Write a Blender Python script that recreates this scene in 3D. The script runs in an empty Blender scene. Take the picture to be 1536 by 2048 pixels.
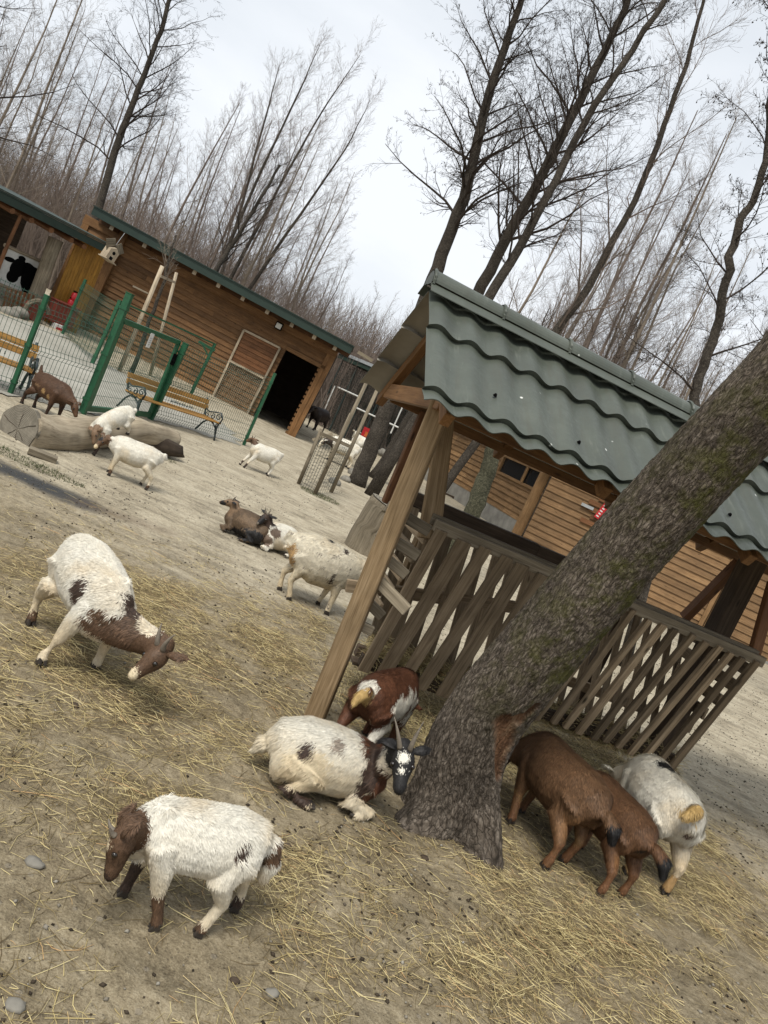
import bpy, bmesh, math, random
import numpy as np
from mathutils import Vector, Matrix, noise

# ------------------------------------------------------------------ camera, sky, sun, exposure
SC = bpy.context.scene
COL = SC.collection
PITCH, ROLL, EYE, FPX = math.radians(7.0), math.radians(24.5), 1.6, 1538.0
cam_data = bpy.data.cameras.new("camera")
cam_data.sensor_fit = 'VERTICAL'
cam_data.sensor_height = 24.0
cam_data.lens = 24.0 * FPX / 2048.0
cam_data.clip_start = 0.05
cam_data.clip_end = 2000
cam = bpy.data.objects.new("camera", cam_data)
COL.objects.link(cam)
cam.matrix_world = (Matrix.Translation((0, 0, EYE)) @ Matrix.Rotation(math.pi / 2 - PITCH, 4, 'X')
                    @ Matrix.Rotation(ROLL, 4, 'Z'))
SC.camera = cam

SUN_EL, SUN_AZ = math.radians(58), math.radians(205)      # azimuth clockwise from +Y
world = bpy.data.worlds.new("World")
SC.world = world
world.use_nodes = True
wn, wl = world.node_tree.nodes, world.node_tree.links
wn.clear()
w_out = wn.new('ShaderNodeOutputWorld')
w_bg = wn.new('ShaderNodeBackground')
w_sky = wn.new('ShaderNodeTexSky')
w_sky.sky_type = 'NISHITA'
w_sky.sun_disc = False
w_sky.sun_elevation = SUN_EL
w_sky.sun_rotation = SUN_AZ
w_sky.air_density = 1.0
w_sky.dust_density = 3.0
w_tc = wn.new('ShaderNodeTexCoord')
w_map = wn.new('ShaderNodeMapping')
w_map.inputs['Scale'].default_value = (1.0, 1.0, 2.6)
w_n = wn.new('ShaderNodeTexNoise')
w_n.inputs['Scale'].default_value = 1.7
w_n.inputs['Detail'].default_value = 6
w_n.inputs['Roughness'].default_value = 0.52
w_r = wn.new('ShaderNodeValToRGB')
w_r.color_ramp.elements[0].position = 0.33
w_r.color_ramp.elements[0].color = (4.2, 4.55, 4.95, 1)
w_r.color_ramp.elements[1].position = 0.66
w_r.color_ramp.elements[1].color = (5.9, 6.1, 6.35, 1)
w_mix = wn.new('ShaderNodeMixRGB')
w_mix.inputs[0].default_value = 0.95
w_bg.inputs['Strength'].default_value = 0.10
wl.new(w_tc.outputs['Generated'], w_map.inputs['Vector'])
wl.new(w_map.outputs[0], w_n.inputs['Vector'])
wl.new(w_n.outputs['Fac'], w_r.inputs[0])
wl.new(w_sky.outputs[0], w_mix.inputs[1])
wl.new(w_r.outputs[0], w_mix.inputs[2])
wl.new(w_mix.outputs[0], w_bg.inputs['Color'])
wl.new(w_bg.outputs[0], w_out.inputs['Surface'])

sun_data = bpy.data.lights.new("sun", 'SUN')
sun_data.energy = 2.2
sun_data.angle = math.radians(22)
sun_data.color = (1.0, 0.96, 0.88)
sun = bpy.data.objects.new("sun", sun_data)
COL.objects.link(sun)
sd = Vector((math.sin(SUN_AZ) * math.cos(SUN_EL), math.cos(SUN_AZ) * math.cos(SUN_EL), math.sin(SUN_EL)))
sun.rotation_euler = sd.to_track_quat('Z', 'Y').to_euler()

SC.view_settings.view_transform = 'Standard'
SC.view_settings.look = 'None'
SC.view_settings.exposure = 0.76
SC.view_settings.gamma = 1.0
SC.view_settings.use_curve_mapping = False

# ------------------------------------------------------------------ measuring helpers (photo pixel -> place in the world)
CR, SR, CP, SP = math.cos(ROLL), math.sin(ROLL), math.cos(PITCH), math.sin(PITCH)
EYEV = np.array([0, 0, EYE])

def ss(a, b, x):
    t = min(1.0, max(0.0, (x - a) / (b - a)))
    return t * t * (3 - 2 * t)

def tz(x, y):
    """terrain height: flat yard, rising gently towards the far left"""
    return 0.058 * min(8, max(0.0, -x - 3.0)) * ss(11, 17, y)

def ray(x, y):
    dx, dy = x - 768, y - 1024
    u, v = dx * CR + dy * SR, -dx * SR + dy * CR
    return np.array([u, FPX * CP - v * SP, -v * CP - FPX * SP])

def G(x, y, z=None):
    """point on the ground (or at height z) seen at a photo pixel"""
    d = ray(x, y)
    if z is not None:
        return d * (z - EYE) / d[2] + EYEV
    zz = 0.0
    for _ in range(12):
        P = d * (zz - EYE) / d[2] + EYEV
        zz = 0.5 * zz + 0.5 * tz(P[0], P[1])
    P[2] = tz(P[0], P[1])
    return P

def at(x, y, Y):
    d = ray(x, y)
    return d * Y / d[1] + EYEV

class Frame:
    """a local frame: origin, x axis, z axis; measures pixels on its planes"""
    def __init__(s, o, xd, up=(0, 0, 1)):
        s.o = np.array(o, float)
        xd = np.array(xd, float); xd /= np.linalg.norm(xd)
        up = np.array(up, float); up = up - xd * (up @ xd); up /= np.linalg.norm(up)
        s.x, s.z = xd, up
        s.y = np.cross(up, xd)
    def mat(s):
        return Matrix([[s.x[i], s.y[i], s.z[i], s.o[i]] for i in range(3)] + [[0, 0, 0, 1]])
    def px(s, a, b, c=0.0):
        """local coordinates of pixel (a,b) on the local plane y = c"""
        d = ray(a, b)
        t = (c - s.y @ (EYEV - s.o)) / (s.y @ d)
        P = EYEV + d * t - s.o
        return Vector((P @ s.x, c, P @ s.z))
    def inv(s, P):
        P = np.array(P) - s.o
        return Vector((P @ s.x, P @ s.y, P @ s.z))

# ------------------------------------------------------------------ scene helpers
def tag(o, label=None, cat=None, group=None, kind=None):
    if label: o['label'] = label
    if cat: o['category'] = cat
    if group: o['group'] = group
    if kind: o['kind'] = kind
    return o

def empty(name, mat=None, loc=None, parent=None):
    o = bpy.data.objects.new(name, None)
    o.empty_display_size = 0.2
    COL.objects.link(o)
    if mat is not None: o.matrix_world = mat
    if loc is not None: o.location = loc
    if parent: o.parent = parent
    return o

def link_mesh(name, me, mat, parent=None):
    o = bpy.data.objects.new(name, me)
    COL.objects.link(o)
    if mat is not None and len(me.materials) == 0: me.materials.append(mat)
    if parent is not None: o.parent = parent
    return o

def np_mesh(name, V, F, smooth=False, attrs=None):
    """V (n,3) array, F (m,k) array with k 3 or 4"""
    me = bpy.data.meshes.new(name)
    V = np.ascontiguousarray(V, np.float32); F = np.ascontiguousarray(F, np.int32)
    m, k = F.shape
    me.vertices.add(len(V)); me.vertices.foreach_set('co', V.ravel())
    me.loops.add(m * k); me.loops.foreach_set('vertex_index', F.ravel())
    me.polygons.add(m)
    me.polygons.foreach_set('loop_start', np.arange(0, m * k, k, dtype=np.int32))
    me.polygons.foreach_set('use_smooth', np.full(m, smooth, bool))
    me.update(calc_edges=True)
    if attrs:
        for n, (typ, arr) in attrs.items():
            a = me.attributes.new(n, typ, 'POINT')
            key = {'FLOAT': 'value', 'FLOAT_VECTOR': 'vector', 'FLOAT_COLOR': 'color'}[typ]
            a.data.foreach_set(key, np.ascontiguousarray(arr, np.float32).ravel())
    return me

def segs_mesh(P0, P1, R0, R1, n=3):
    d = P1 - P0; L = np.linalg.norm(d, axis=1); L[L < 1e-9] = 1e-9; d /= L[:, None]
    ref = np.where(np.abs(d[:, 2:3]) > .9, np.array([[1., 0, 0]]), np.array([[0, 0, 1.]]))
    x = np.cross(d, ref); x /= np.linalg.norm(x, axis=1)[:, None]; y = np.cross(d, x)
    m = len(P0); V = np.zeros((m, 2, n, 3))
    for k in range(n):
        t = 2 * np.pi * k / n; o = x * math.cos(t) + y * math.sin(t)
        V[:, 0, k] = P0 + o * R0[:, None]; V[:, 1, k] = P1 + o * R1[:, None]
    q = np.array([[k, (k + 1) % n, n + (k + 1) % n, n + k] for k in range(n)])
    F = (np.arange(m)[:, None, None] * 2 * n + q[None]).reshape(-1, 4)
    return V.reshape(-1, 3), F

RNG = random.Random(7)

class MB:
    """collects boards, tubes and lumps; build() links them as ONE mesh object"""
    def __init__(s):
        s.V, s.F, s.B, s.R, s.n = [], [], [], [], 0
    def add(s, V, F, B=None, r=None):
        V = np.array(V, float).reshape(-1, 3)
        if B is None: B = V
        if r is None: r = RNG.random()
        B = np.array(B, float) + [r * 31.7, r * 17.3, r * 7.1]
        s.V.append(V); s.B.append(B); s.R.append(np.full(len(V), r))
        s.F += [[i + s.n for i in f] for f in F]
        s.n += len(V)
        return s
    def box(s, lo, hi, r=None):
        (a, b, c), (d, e, f) = lo, hi
        V = [(a, b, c), (d, b, c), (d, e, c), (a, e, c), (a, b, f), (d, b, f), (d, e, f), (a, e, f)]
        V = np.array(V)
        L = [abs(d - a), abs(e - b), abs(f - c)]
        k = int(np.argmax(L))
        B = np.roll(V, -k, axis=1)
        return s.add(V, [(0, 3, 2, 1), (4, 5, 6, 7), (0, 1, 5, 4), (1, 2, 6, 5), (2, 3, 7, 6), (3, 0, 4, 7)], B, r)
    def beam(s, p0, p1, w, h, up=(0, 0, 1), r=None, w1=None, h1=None):
        """board from p0 to p1; w across, h along the 'up' side"""
        p0, p1, up = Vector(p0), Vector(p1), Vector(up)
        d = (p1 - p0); L = d.length; d.normalize()
        sd_ = d.cross(up)
        if sd_.length < 1e-4: sd_ = d.cross(Vector((1, 0, 0)))
        sd_.normalize(); u = sd_.cross(d).normalized()
        V, B = [], []
        for i, p in enumerate((p0, p1)):
            ww = w if i == 0 or w1 is None else w1
            hh = h if i == 0 or h1 is None else h1
            for a, b in ((-1, -1), (1, -1), (1, 1), (-1, 1)):
                V.append(p + sd_ * a * ww / 2 + u * b * hh / 2)
                B.append((L * i, a * ww / 2, b * hh / 2))
        return s.add(V, [(0, 3, 2, 1), (4, 5, 6, 7), (0, 1, 5, 4), (1, 2, 6, 5), (2, 3, 7, 6), (3, 0, 4, 7)], B, r)
    def tube(s, pts, rad, n=8, r=None, cap=True, flat=1.0, upv=None):
        pts = [Vector(p) for p in pts]
        if not isinstance(rad, (list, tuple)): rad = [rad] * len(pts)
        V, B, L = [], [], 0
        ref = Vector(upv) if upv else Vector((0.13, 0.27, 0.95))
        for i, p in enumerate(pts):
            a = pts[max(0, i - 1)]; b = pts[min(len(pts) - 1, i + 1)]
            d = (b - a).normalized()
            if i: L += (p - pts[i - 1]).length
            x = d.cross(ref)
            if x.length < 0.05: x = d.cross(Vector((1, 0.1, 0)))
            x.normalize(); y = x.cross(d)
            rr = rad[i]
            rw, rh = (rr if isinstance(rr, (tuple, list)) else (rr, rr * flat))
            for k in range(n):
                t = 2 * math.pi * k / n
                V.append(p + x * math.cos(t) * rw + y * math.sin(t) * rh)
                B.append((L, math.cos(t) * rw, math.sin(t) * rh))
        F = []
        for i in range(len(pts) - 1):
            for k in range(n):
                F.append((i * n + k, i * n + (k + 1) % n, (i + 1) * n + (k + 1) % n, (i + 1) * n + k))
        if cap:
            F.append(tuple(range(n))[::-1]); F.append(tuple((len(pts) - 1) * n + k for k in range(n)))
        return s.add(V, F, B, r)
    def blob(s, c, rx, ry, rz, nu=8, nv=6, M=None, r=None):
        V = []
        for j in range(1, nv):
            ph = math.pi * j / nv
            for i in range(nu):
                th = 2 * math.pi * i / nu
                V.append(Vector((rx * math.sin(ph) * math.cos(th), ry * math.sin(ph) * math.sin(th), rz * math.cos(ph))))
        V += [Vector((0, 0, rz)), Vector((0, 0, -rz))]
        if M is not None: V = [M @ v for v in V]
        V = [v + Vector(c) for v in V]
        F = []
        for j in range(nv - 2):
            for i in range(nu):
                F.append((j * nu + i, (j + 1) * nu + i, (j + 1) * nu + (i + 1) % nu, j * nu + (i + 1) % nu))
        t, b = len(V) - 2, len(V) - 1
        for i in range(nu):
            F.append((t, i, (i + 1) % nu)); F.append((b, (nv - 2) * nu + (i + 1) % nu, (nv - 2) * nu + i))
        return s.add(V, F, None, r)
    def build(s, name, mat, parent=None, bevel=0.0, smooth=False):
        me = bpy.data.meshes.new(name)
        V = np.concatenate(s.V); B = np.concatenate(s.B); R = np.concatenate(s.R)
        me.from_pydata(V.tolist(), [], s.F)
        a = me.attributes.new('bc', 'FLOAT_VECTOR', 'POINT'); a.data.foreach_set('vector', B.astype(np.float32).ravel())
        a = me.attributes.new('rnd', 'FLOAT', 'POINT'); a.data.foreach_set('value', R.astype(np.float32))
        if smooth: me.polygons.foreach_set('use_smooth', np.ones(len(me.polygons), bool))
        me.update()
        o = link_mesh(name, me, mat, parent)
        if bevel:
            m = o.modifiers.new('bevel', 'BEVEL'); m.width = bevel; m.segments = 1; m.limit_method = 'ANGLE'
        return o

# ------------------------------------------------------------------ materials
def new_mat(name, rough=0.8, spec=0.3):
    m = bpy.data.materials.new(name); m.use_nodes = True
    nt = m.node_tree; b = nt.nodes['Principled BSDF']
    b.inputs['Roughness'].default_value = rough
    b.inputs['Specular IOR Level'].default_value = spec
    return m, nt, b

def N(nt, typ, **kw):
    n = nt.nodes.new(typ)
    for k, v in kw.items():
        if k.startswith('i_'): n.inputs[k[2:].replace('_', ' ')].default_value = v
        elif k.startswith('n_'): n.inputs[int(k[2:])].default_value = v
        else: setattr(n, k, v)
    return n

def noise_n(nt, vec, scale, detail=4, rough=0.55, dist=0.0):
    n = N(nt, 'ShaderNodeTexNoise'); n.inputs['Scale'].default_value = scale
    n.inputs['Detail'].default_value = detail; n.inputs['Roughness'].default_value = rough
    n.inputs['Distortion'].default_value = dist
    if vec is not None: nt.links.new(vec, n.inputs['Vector'])
    return n.outputs['Fac']

def ramp(nt, fac, stops):
    r = N(nt, 'ShaderNodeValToRGB'); cr = r.color_ramp
    while len(cr.elements) < len(stops): cr.elements.new(0.5)
    for e, (p, c) in zip(cr.elements, stops):
        e.position = p; e.color = (c[0], c[1], c[2], 1) if not isinstance(c, (int, float)) else (c, c, c, 1)
    nt.links.new(fac, r.inputs[0])
    return r.outputs['Color']

def mixc(nt, fac, a, b, mode='MIX'):
    m = N(nt, 'ShaderNodeMixRGB', blend_type=mode)
    for i, v in ((0, fac), (1, a), (2, b)):
        if isinstance(v, (int, float)): m.inputs[i].default_value = v if i == 0 else (v, v, v, 1)
        elif isinstance(v, tuple): m.inputs[i].default_value = (v[0], v[1], v[2], 1)
        else: nt.links.new(v, m.inputs[i])
    return m.outputs[0]

def mapping(nt, vec, scale):
    m = N(nt, 'ShaderNodeMapping'); m.inputs['Scale'].default_value = scale
    nt.links.new(vec, m.inputs['Vector']); return m.outputs[0]

def attr(nt, name, out='Vector'):
    a = N(nt, 'ShaderNodeAttribute', attribute_name=name); return a.outputs[out]

def bump(nt, b, h, strength=0.5, dist=0.01, prev=None):
    n = N(nt, 'ShaderNodeBump'); n.inputs['Strength'].default_value = strength
    n.inputs['Distance'].default_value = dist
    nt.links.new(h, n.inputs['Height'])
    if prev is not None: nt.links.new(prev, n.inputs['Normal'])
    if b is not None: nt.links.new(n.outputs[0], b.inputs['Normal'])
    return n.outputs[0]

def wood_mat(name, dark, mid, light, rough=0.75, knots=True, tint=0.35, gscale=1.0, stain=None):
    m, nt, b = new_mat(name, rough, 0.25)
    bc = attr(nt, 'bc'); rnd = attr(nt, 'rnd', 'Fac')
    v1 = mapping(nt, bc, (1.6 * gscale, 34 * gscale, 34 * gscale))
    g1 = noise_n(nt, v1, 1.4, 6, 0.62, 0.6)
    v2 = mapping(nt, bc, (5 * gscale, 160 * gscale, 160 * gscale))
    g2 = noise_n(nt, v2, 1.5, 4, 0.6)
    g = mixc(nt, 0.4, g1, g2)
    c = ramp(nt, g, [(0.34, dark), (0.5, mid), (0.68, light)])
    big = noise_n(nt, bc, 3.1, 3, 0.6)
    c = mixc(nt, 0.55, c, ramp(nt, big, [(0.3, 0.55), (0.7, 1.25)]), 'MULTIPLY')
    tn = ramp(nt, rnd, [(0.0, 1 - tint), (1.0, 1 + tint * 0.6)])
    c = mixc(nt, 1.0, c, tn, 'MULTIPLY')
    if knots:
        kv = mapping(nt, bc, (3.2, 11, 11))
        vo = N(nt, 'ShaderNodeTexVoronoi'); vo.inputs['Scale'].default_value = 1.0
        nt.links.new(kv, vo.inputs['Vector'])
        k = ramp(nt, vo.outputs['Distance'], [(0.05, 1.0), (0.13, 0.0)])
        c = mixc(nt, k, c, tuple(x * 0.45 for x in dark))
    if stain:
        s = noise_n(nt, bc, 1.3, 5, 0.7)
        c = mixc(nt, ramp(nt, s, [(0.5, 0.0), (0.62, 0.75)]), c, stain)
    nt.links.new(c, b.inputs['Base Color'])
    bump(nt, b, g, 0.55, 0.004)
    return m

def plain_mat(name, col, rough=0.6, spec=0.3, metal=0.0, var=0.25, nscale=8.0, bumps=0.15, dirt=None):
    m, nt, b = new_mat(name, rough, spec)
    b.inputs['Metallic'].default_value = metal
    tc = N(nt, 'ShaderNodeTexCoord').outputs['Object']
    n = noise_n(nt, tc, nscale, 6, 0.6)
    c = mixc(nt, 1.0, tuple(col), ramp(nt, n, [(0.3, 1 - var), (0.7, 1 + var * 0.5)]), 'MULTIPLY')
    if dirt:
        n2 = noise_n(nt, tc, nscale * 2.7, 5, 0.7)
        c = mixc(nt, ramp(nt, n2, [(0.52, 0.0), (0.66, 0.8)]), c, dirt)
    nt.links.new(c, b.inputs['Base Color'])
    if bumps: bump(nt, b, noise_n(nt, tc, nscale * 5, 4, 0.6), bumps, 0.004)
    return m

M = {}
M['old_wood'] = wood_mat('weathered_timber', (0.11, 0.072, 0.036), (0.225, 0.155, 0.084), (0.34, 0.25, 0.152), 0.85, True, 0.35)
M['rack_wood'] = wood_mat('rack_timber', (0.115, 0.084, 0.052), (0.25, 0.188, 0.12), (0.38, 0.30, 0.205), 0.85, True, 0.5)
M['grey_wood'] = wood_mat('grey_timber', (0.10, 0.082, 0.055), (0.215, 0.178, 0.125), (0.33, 0.285, 0.21), 0.9, True, 0.35)
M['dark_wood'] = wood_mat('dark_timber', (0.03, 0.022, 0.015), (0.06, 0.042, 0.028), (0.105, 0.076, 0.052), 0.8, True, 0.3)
M['red_wood'] = wood_mat('stained_timber', (0.085, 0.034, 0.014), (0.16, 0.07, 0.029), (0.24, 0.12, 0.055), 0.6, True, 0.25)
M['barn_wood'] = wood_mat('barn_siding', (0.095, 0.045, 0.016), (0.18, 0.09, 0.034), (0.26, 0.143, 0.06), 0.6, True, 0.28)
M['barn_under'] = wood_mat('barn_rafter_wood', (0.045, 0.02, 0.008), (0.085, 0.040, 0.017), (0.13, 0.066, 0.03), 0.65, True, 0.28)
M['shed_wood'] = wood_mat('shed_siding', (0.13, 0.070, 0.030), (0.22, 0.128, 0.058), (0.31, 0.195, 0.098), 0.65, True, 0.25)
M['orange_wood'] = wood_mat('orange_planks', (0.18, 0.08, 0.012), (0.28, 0.14, 0.022), (0.37, 0.20, 0.04), 0.5, True, 0.15)
M['bench_wood'] = wood_mat('bench_slats', (0.19, 0.09, 0.02), (0.30, 0.155, 0.038), (0.40, 0.23, 0.07), 0.45, False, 0.2)
M['pale_wood'] = wood_mat('pale_batten', (0.22, 0.17, 0.11), (0.38, 0.31, 0.22), (0.5, 0.43, 0.33), 0.8, False, 0.2)
M['black'] = plain_mat('black_void_paint', (0.004, 0.004, 0.004), 0.9, 0.05, var=0.1, bumps=0)
M['green_metal'] = plain_mat('green_painted_steel', (0.010, 0.082, 0.034), 0.45, 0.5, var=0.25, nscale=20, bumps=0.03)
M['mesh_wire'] = plain_mat('green_wire', (0.012, 0.055, 0.032), 0.45, 0.5, var=0.1, bumps=0)
M['fascia_green'] = plain_mat('fascia_green', (0.014, 0.030, 0.022), 0.55, 0.4, var=0.2, nscale=5, bumps=0.02)
M['iron'] = plain_mat('cast_iron', (0.03, 0.042, 0.045), 0.5, 0.5, var=0.2, bumps=0.05)
M['white_paint'] = plain_mat('white_paint', (0.6, 0.6, 0.57), 0.5, 0.4, var=0.15)
M['red_paint'] = plain_mat('red_paint', (0.42, 0.012, 0.018), 0.35, 0.5, var=0.15)
M['red_box'] = plain_mat('brown_red_board', (0.16, 0.035, 0.022), 0.6, 0.3, var=0.2)
M['concrete'] = plain_mat('concrete', (0.24, 0.23, 0.205), 0.9, 0.2, var=0.35, nscale=3, bumps=0.4)
M['glass_dark'] = plain_mat('window_glass', (0.01, 0.012, 0.014), 0.08, 0.6, var=0.1, bumps=0)
M['net_dark'] = plain_mat('dark_netting', (0.035, 0.045, 0.042), 0.9, 0.1, var=0.3, nscale=3, bumps=0.1)
M['steel'] = plain_mat('galvanised_steel', (0.42, 0.44, 0.45), 0.45, 0.5, metal=0.6, var=0.2)
M['stone'] = plain_mat('field_stone', (0.22, 0.205, 0.175), 0.9, 0.2, var=0.45, nscale=9, bumps=0.6)
M['leafy'] = plain_mat('grass_green', (0.055, 0.07, 0.022), 0.7, 0.2, var=0.5, nscale=9, bumps=0)
# ------------------------------------------------------------------ ground, path, hillside
def path_poly():
    px = [(-60, 560), (0, 628), (110, 662), (235, 742), (345, 800), (440, 842), (478, 880), (487, 893), (300, 838), (162, 828), (18, 789), (-60, 770)]
    return [G(*p)[:2] for p in px]
PATH = path_poly()

def in_poly(x, y, poly):
    c = False; j = len(poly) - 1
    for i in range(len(poly)):
        xi, yi = poly[i]; xj, yj = poly[j]
        if (yi > y) != (yj > y) and x < (xj - xi) * (y - yi) / (yj - yi) + xi: c = not c
        j = i
    return c

def bumpz(x, y):
    m = (1 - ss(7.5, 11, y)) * (1 - ss(5, 8, abs(x)))
    if m <= 0: return 0.0
    return m * (0.012 * noise.noise(Vector((x * 1.3, y * 1.3, 0))) + 0.006 * noise.noise(Vector((x * 6, y * 6, 3))) - 0.004)

def gz(x, y): return tz(x, y) + bumpz(x, y)

def axis(lo, hi, fine, far, grow=1.25):
    v = list(np.arange(lo, hi + 1e-6, fine)); st = fine; a = v[-1]
    while a < far: st *= grow; a += st; v.append(a)
    st = fine; a = v[0]; w = []
    while a > -far: st *= grow; a -= st; w.append(a)
    return np.array(w[::-1] + v)

def seg_d(x, y, a, b):
    ax, ay = a[0], a[1]; bx, by = b[0], b[1]
    t = max(0, min(1, ((x - ax) * (bx - ax) + (y - ay) * (by - ay)) / ((bx - ax) ** 2 + (by - ay) ** 2)))
    return math.hypot(x - ax - t * (bx - ax), y - ay - t * (by - ay))

HAY_SPOTS = [(G(330, 1240), 0.85, 1.0), (G(120, 1180), 0.8, .55), (G(480, 1270), 0.6, .9), (G(60, 1300), 0.8, .6), (G(640, 1270), 0.45, .7),
             (G(960, 1440), 0.5, 1.0), (G(850, 1420), 0.3, .9), (G(1100, 1560), 0.6, .9), (G(1180, 1640), 0.45, .9),
             (G(1200, 1850), 0.55, .8), (G(1400, 1800), 0.6, .8), (G(330, 1450), 0.6, .45), (G(820, 1800), 0.4, .5), (G(560, 1750), .3, .5),
             (G(1350, 1650), 0.5, .9), (G(1150, 1490), 0.5, 1.0), (G(100, 1440), .5, .4), (G(1100, 1960), .4, .55), (G(700, 1900), .25, .5), (G(300, 1580), .35, .5)]

def straw_density(x, y):
    d = 0.0
    for c, r, w in HAY_SPOTS:
        q = ((x - c[0]) ** 2 + (y - c[1]) ** 2) / (r * r)
        if q < 5: d = max(d, w * math.exp(-q))
    n = noise.noise(Vector((x * 2.3, y * 2.3, 5))) * 0.5 + noise.noise(Vector((x * 6, y * 6, 8))) * 0.35
    base = 0.065 * (1 - ss(5.3, 6.6, y))
    return max(0.0, (d * .8 + base * .8) * (1 + 3.4 * n))

def build_ground():
    xs = axis(-6.0, 6.5, 0.06, 400); ys = axis(0.4, 12.0, 0.06, 500)
    X, Y = np.meshgrid(xs, ys)
    nx, ny = len(xs), len(ys)
    Z = np.zeros_like(X); C = np.zeros((ny, nx, 4), np.float32)
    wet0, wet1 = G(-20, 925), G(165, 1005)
    w2, w3 = G(165, 1005), G(330, 1060)
    trunk = G(900, 1640)
    for j in range(ny):
        for i in range(nx):
            x, y = X[j, i], Y[j, i]
            if abs(x) < 30 and 0 < y < 40:
                Z[j, i] = gz(x, y)
                big = noise.noise(Vector((x * 0.7, y * 0.7, 1.5))) * .5 + noise.noise(Vector((x * 2.4, y * 2.4, 7))) * .25
                # g: light dry sand further off, darker trodden earth near
                sand = ss(3.4, 6.6, y + x * 0.15 + big * 1.6)
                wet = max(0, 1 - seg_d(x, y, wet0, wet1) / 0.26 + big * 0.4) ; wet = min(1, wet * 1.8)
                wb = max(0, 1 - seg_d(x, y, w2, w3) / 0.2 + big * .5) * 0.55
                hay = straw_density(x, y) if y < 8 else 0
                C[j, i] = (sand, max(wet, 0), min(1, hay), max(0, wb))
            else:
                C[j, i] = (0.8, 0, 0, 0)
    V = np.stack([X, Y, Z], -1).reshape(-1, 3)
    idx = np.arange(nx * ny).reshape(ny, nx)
    F = np.stack([idx[:-1, :-1], idx[:-1, 1:], idx[1:, 1:], idx[1:, :-1]], -1).reshape(-1, 4)
    me = np_mesh('ground', V, F, True, {'mask': ('FLOAT_COLOR', C.reshape(-1, 4))})
    m, nt, b = new_mat('yard_earth', 0.95, 0.15)
    pos = N(nt, 'ShaderNodeNewGeometry').outputs['Position']
    a = N(nt, 'ShaderNodeAttribute', attribute_name='mask')
    sep = N(nt, 'ShaderNodeSeparateColor'); nt.links.new(a.outputs['Color'], sep.inputs[0])
    n1 = noise_n(nt, pos, 2.2, 8, 0.65)
    n2 = noise_n(nt, pos, 26, 6, 0.7)
    n3 = noise_n(nt, pos, 140, 4, 0.7)
    mix = mixc(nt, 0.5, n1, n2); mix = mixc(nt, 0.35, mix, n3)
    near = ramp(nt, mix, [(0.38, (0.11, 0.086, 0.055)), (0.5, (0.235, 0.193, 0.125)), (0.62, (0.37, 0.315, 0.22))])
    far = ramp(nt, mix, [(0.38, (0.17, 0.14, 0.098)), (0.48, (0.34, 0.295, 0.215)), (0.62, (0.50, 0.445, 0.34))])
    c = mixc(nt, sep.outputs[0], near, far)
    ruts = noise_n(nt, mapping(nt, pos, (1.1, 3.4, 1)), 2.6, 6, 0.62, 0.5)
    c = mixc(nt, 0.75, c, ramp(nt, ruts, [(0.36, 0.62), (0.5, 1.0), (0.66, 1.12)]), 'MULTIPLY')
    hayc = ramp(nt, n2, [(0.35, (0.065, 0.042, 0.018)), (0.6, (0.21, 0.15, 0.06))])
    hm = N(nt, 'ShaderNodeMath', operation='MULTIPLY'); nt.links.new(sep.outputs[2], hm.inputs[0]); hm.inputs[1].default_value = 0.6
    c = mixc(nt, hm.outputs[0], c, hayc)
    # small embedded stones
    vo = N(nt, 'ShaderNodeTexVoronoi'); vo.inputs['Scale'].default_value = 22; nt.links.new(pos, vo.inputs['Vector'])
    sm = ramp(nt, vo.outputs['Distance'], [(0.18, 1.0), (0.25, 0.0)])
    sel = ramp(nt, vo.outputs['Color'], [(0.74, 0.0), (0.78, 0.55)])
    stone = mixc(nt, 1.0, sm, sel, 'MULTIPLY')
    bw = N(nt, 'ShaderNodeRGBToBW'); nt.links.new(vo.outputs['Color'], bw.inputs[0])
    scol = ramp(nt, bw.outputs[0], [(0.2, (0.11, 0.095, 0.075)), (0.8, (0.24, 0.21, 0.165))])
    c = mixc(nt, stone, c, scol)
    v2 = N(nt, 'ShaderNodeTexVoronoi'); v2.inputs['Scale'].default_value = 75; nt.links.new(pos, v2.inputs['Vector'])
    grit = ramp(nt, v2.outputs['Distance'], [(0.12, 1.0), (0.3, 0.0)])
    gsel = ramp(nt, v2.outputs['Color'], [(0.55, 0.0), (0.6, 0.6)])
    c = mixc(nt, mixc(nt, 1.0, grit, gsel, 'MULTIPLY'), c, (0.055, 0.045, 0.035))
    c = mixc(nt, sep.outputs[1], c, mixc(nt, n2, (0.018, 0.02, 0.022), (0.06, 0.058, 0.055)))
    c = mixc(nt, a.outputs['Alpha'], c, (0.12, 0.085, 0.06))
    nt.links.new(c, b.inputs['Base Color'])
    rr = N(nt, 'ShaderNodeMapRange'); nt.links.new(sep.outputs[1], rr.inputs[0]); rr.inputs[3].default_value = 0.95; rr.inputs[4].default_value = 0.45
    nt.links.new(rr.outputs[0], b.inputs['Roughness'])
    n5 = noise_n(nt, pos, 8.5, 3, 0.5, 0.6)
    p = bump(nt, None, n5, 0.8, 0.045)
    p = bump(nt, None, n2, 0.8, 0.022, p)
    p = bump(nt, None, n3, 0.6, 0.006, p)
    bump(nt, b, stone, 0.5, 0.01, p)
    o = link_mesh('ground', me, m); tag(o, kind='structure')

    # light gravel path behind the fence
    st = 0.07
    xs_ = [p[0] for p in PATH]; ys_ = [p[1] for p in PATH]
    V, F, key = [], [], {}
    def vid(i, j):
        if (i, j) not in key:
            x = i * st; y = j * st
            key[(i, j)] = len(V); V.append((x, y, tz(x, y) + 0.008))
        return key[(i, j)]
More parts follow.
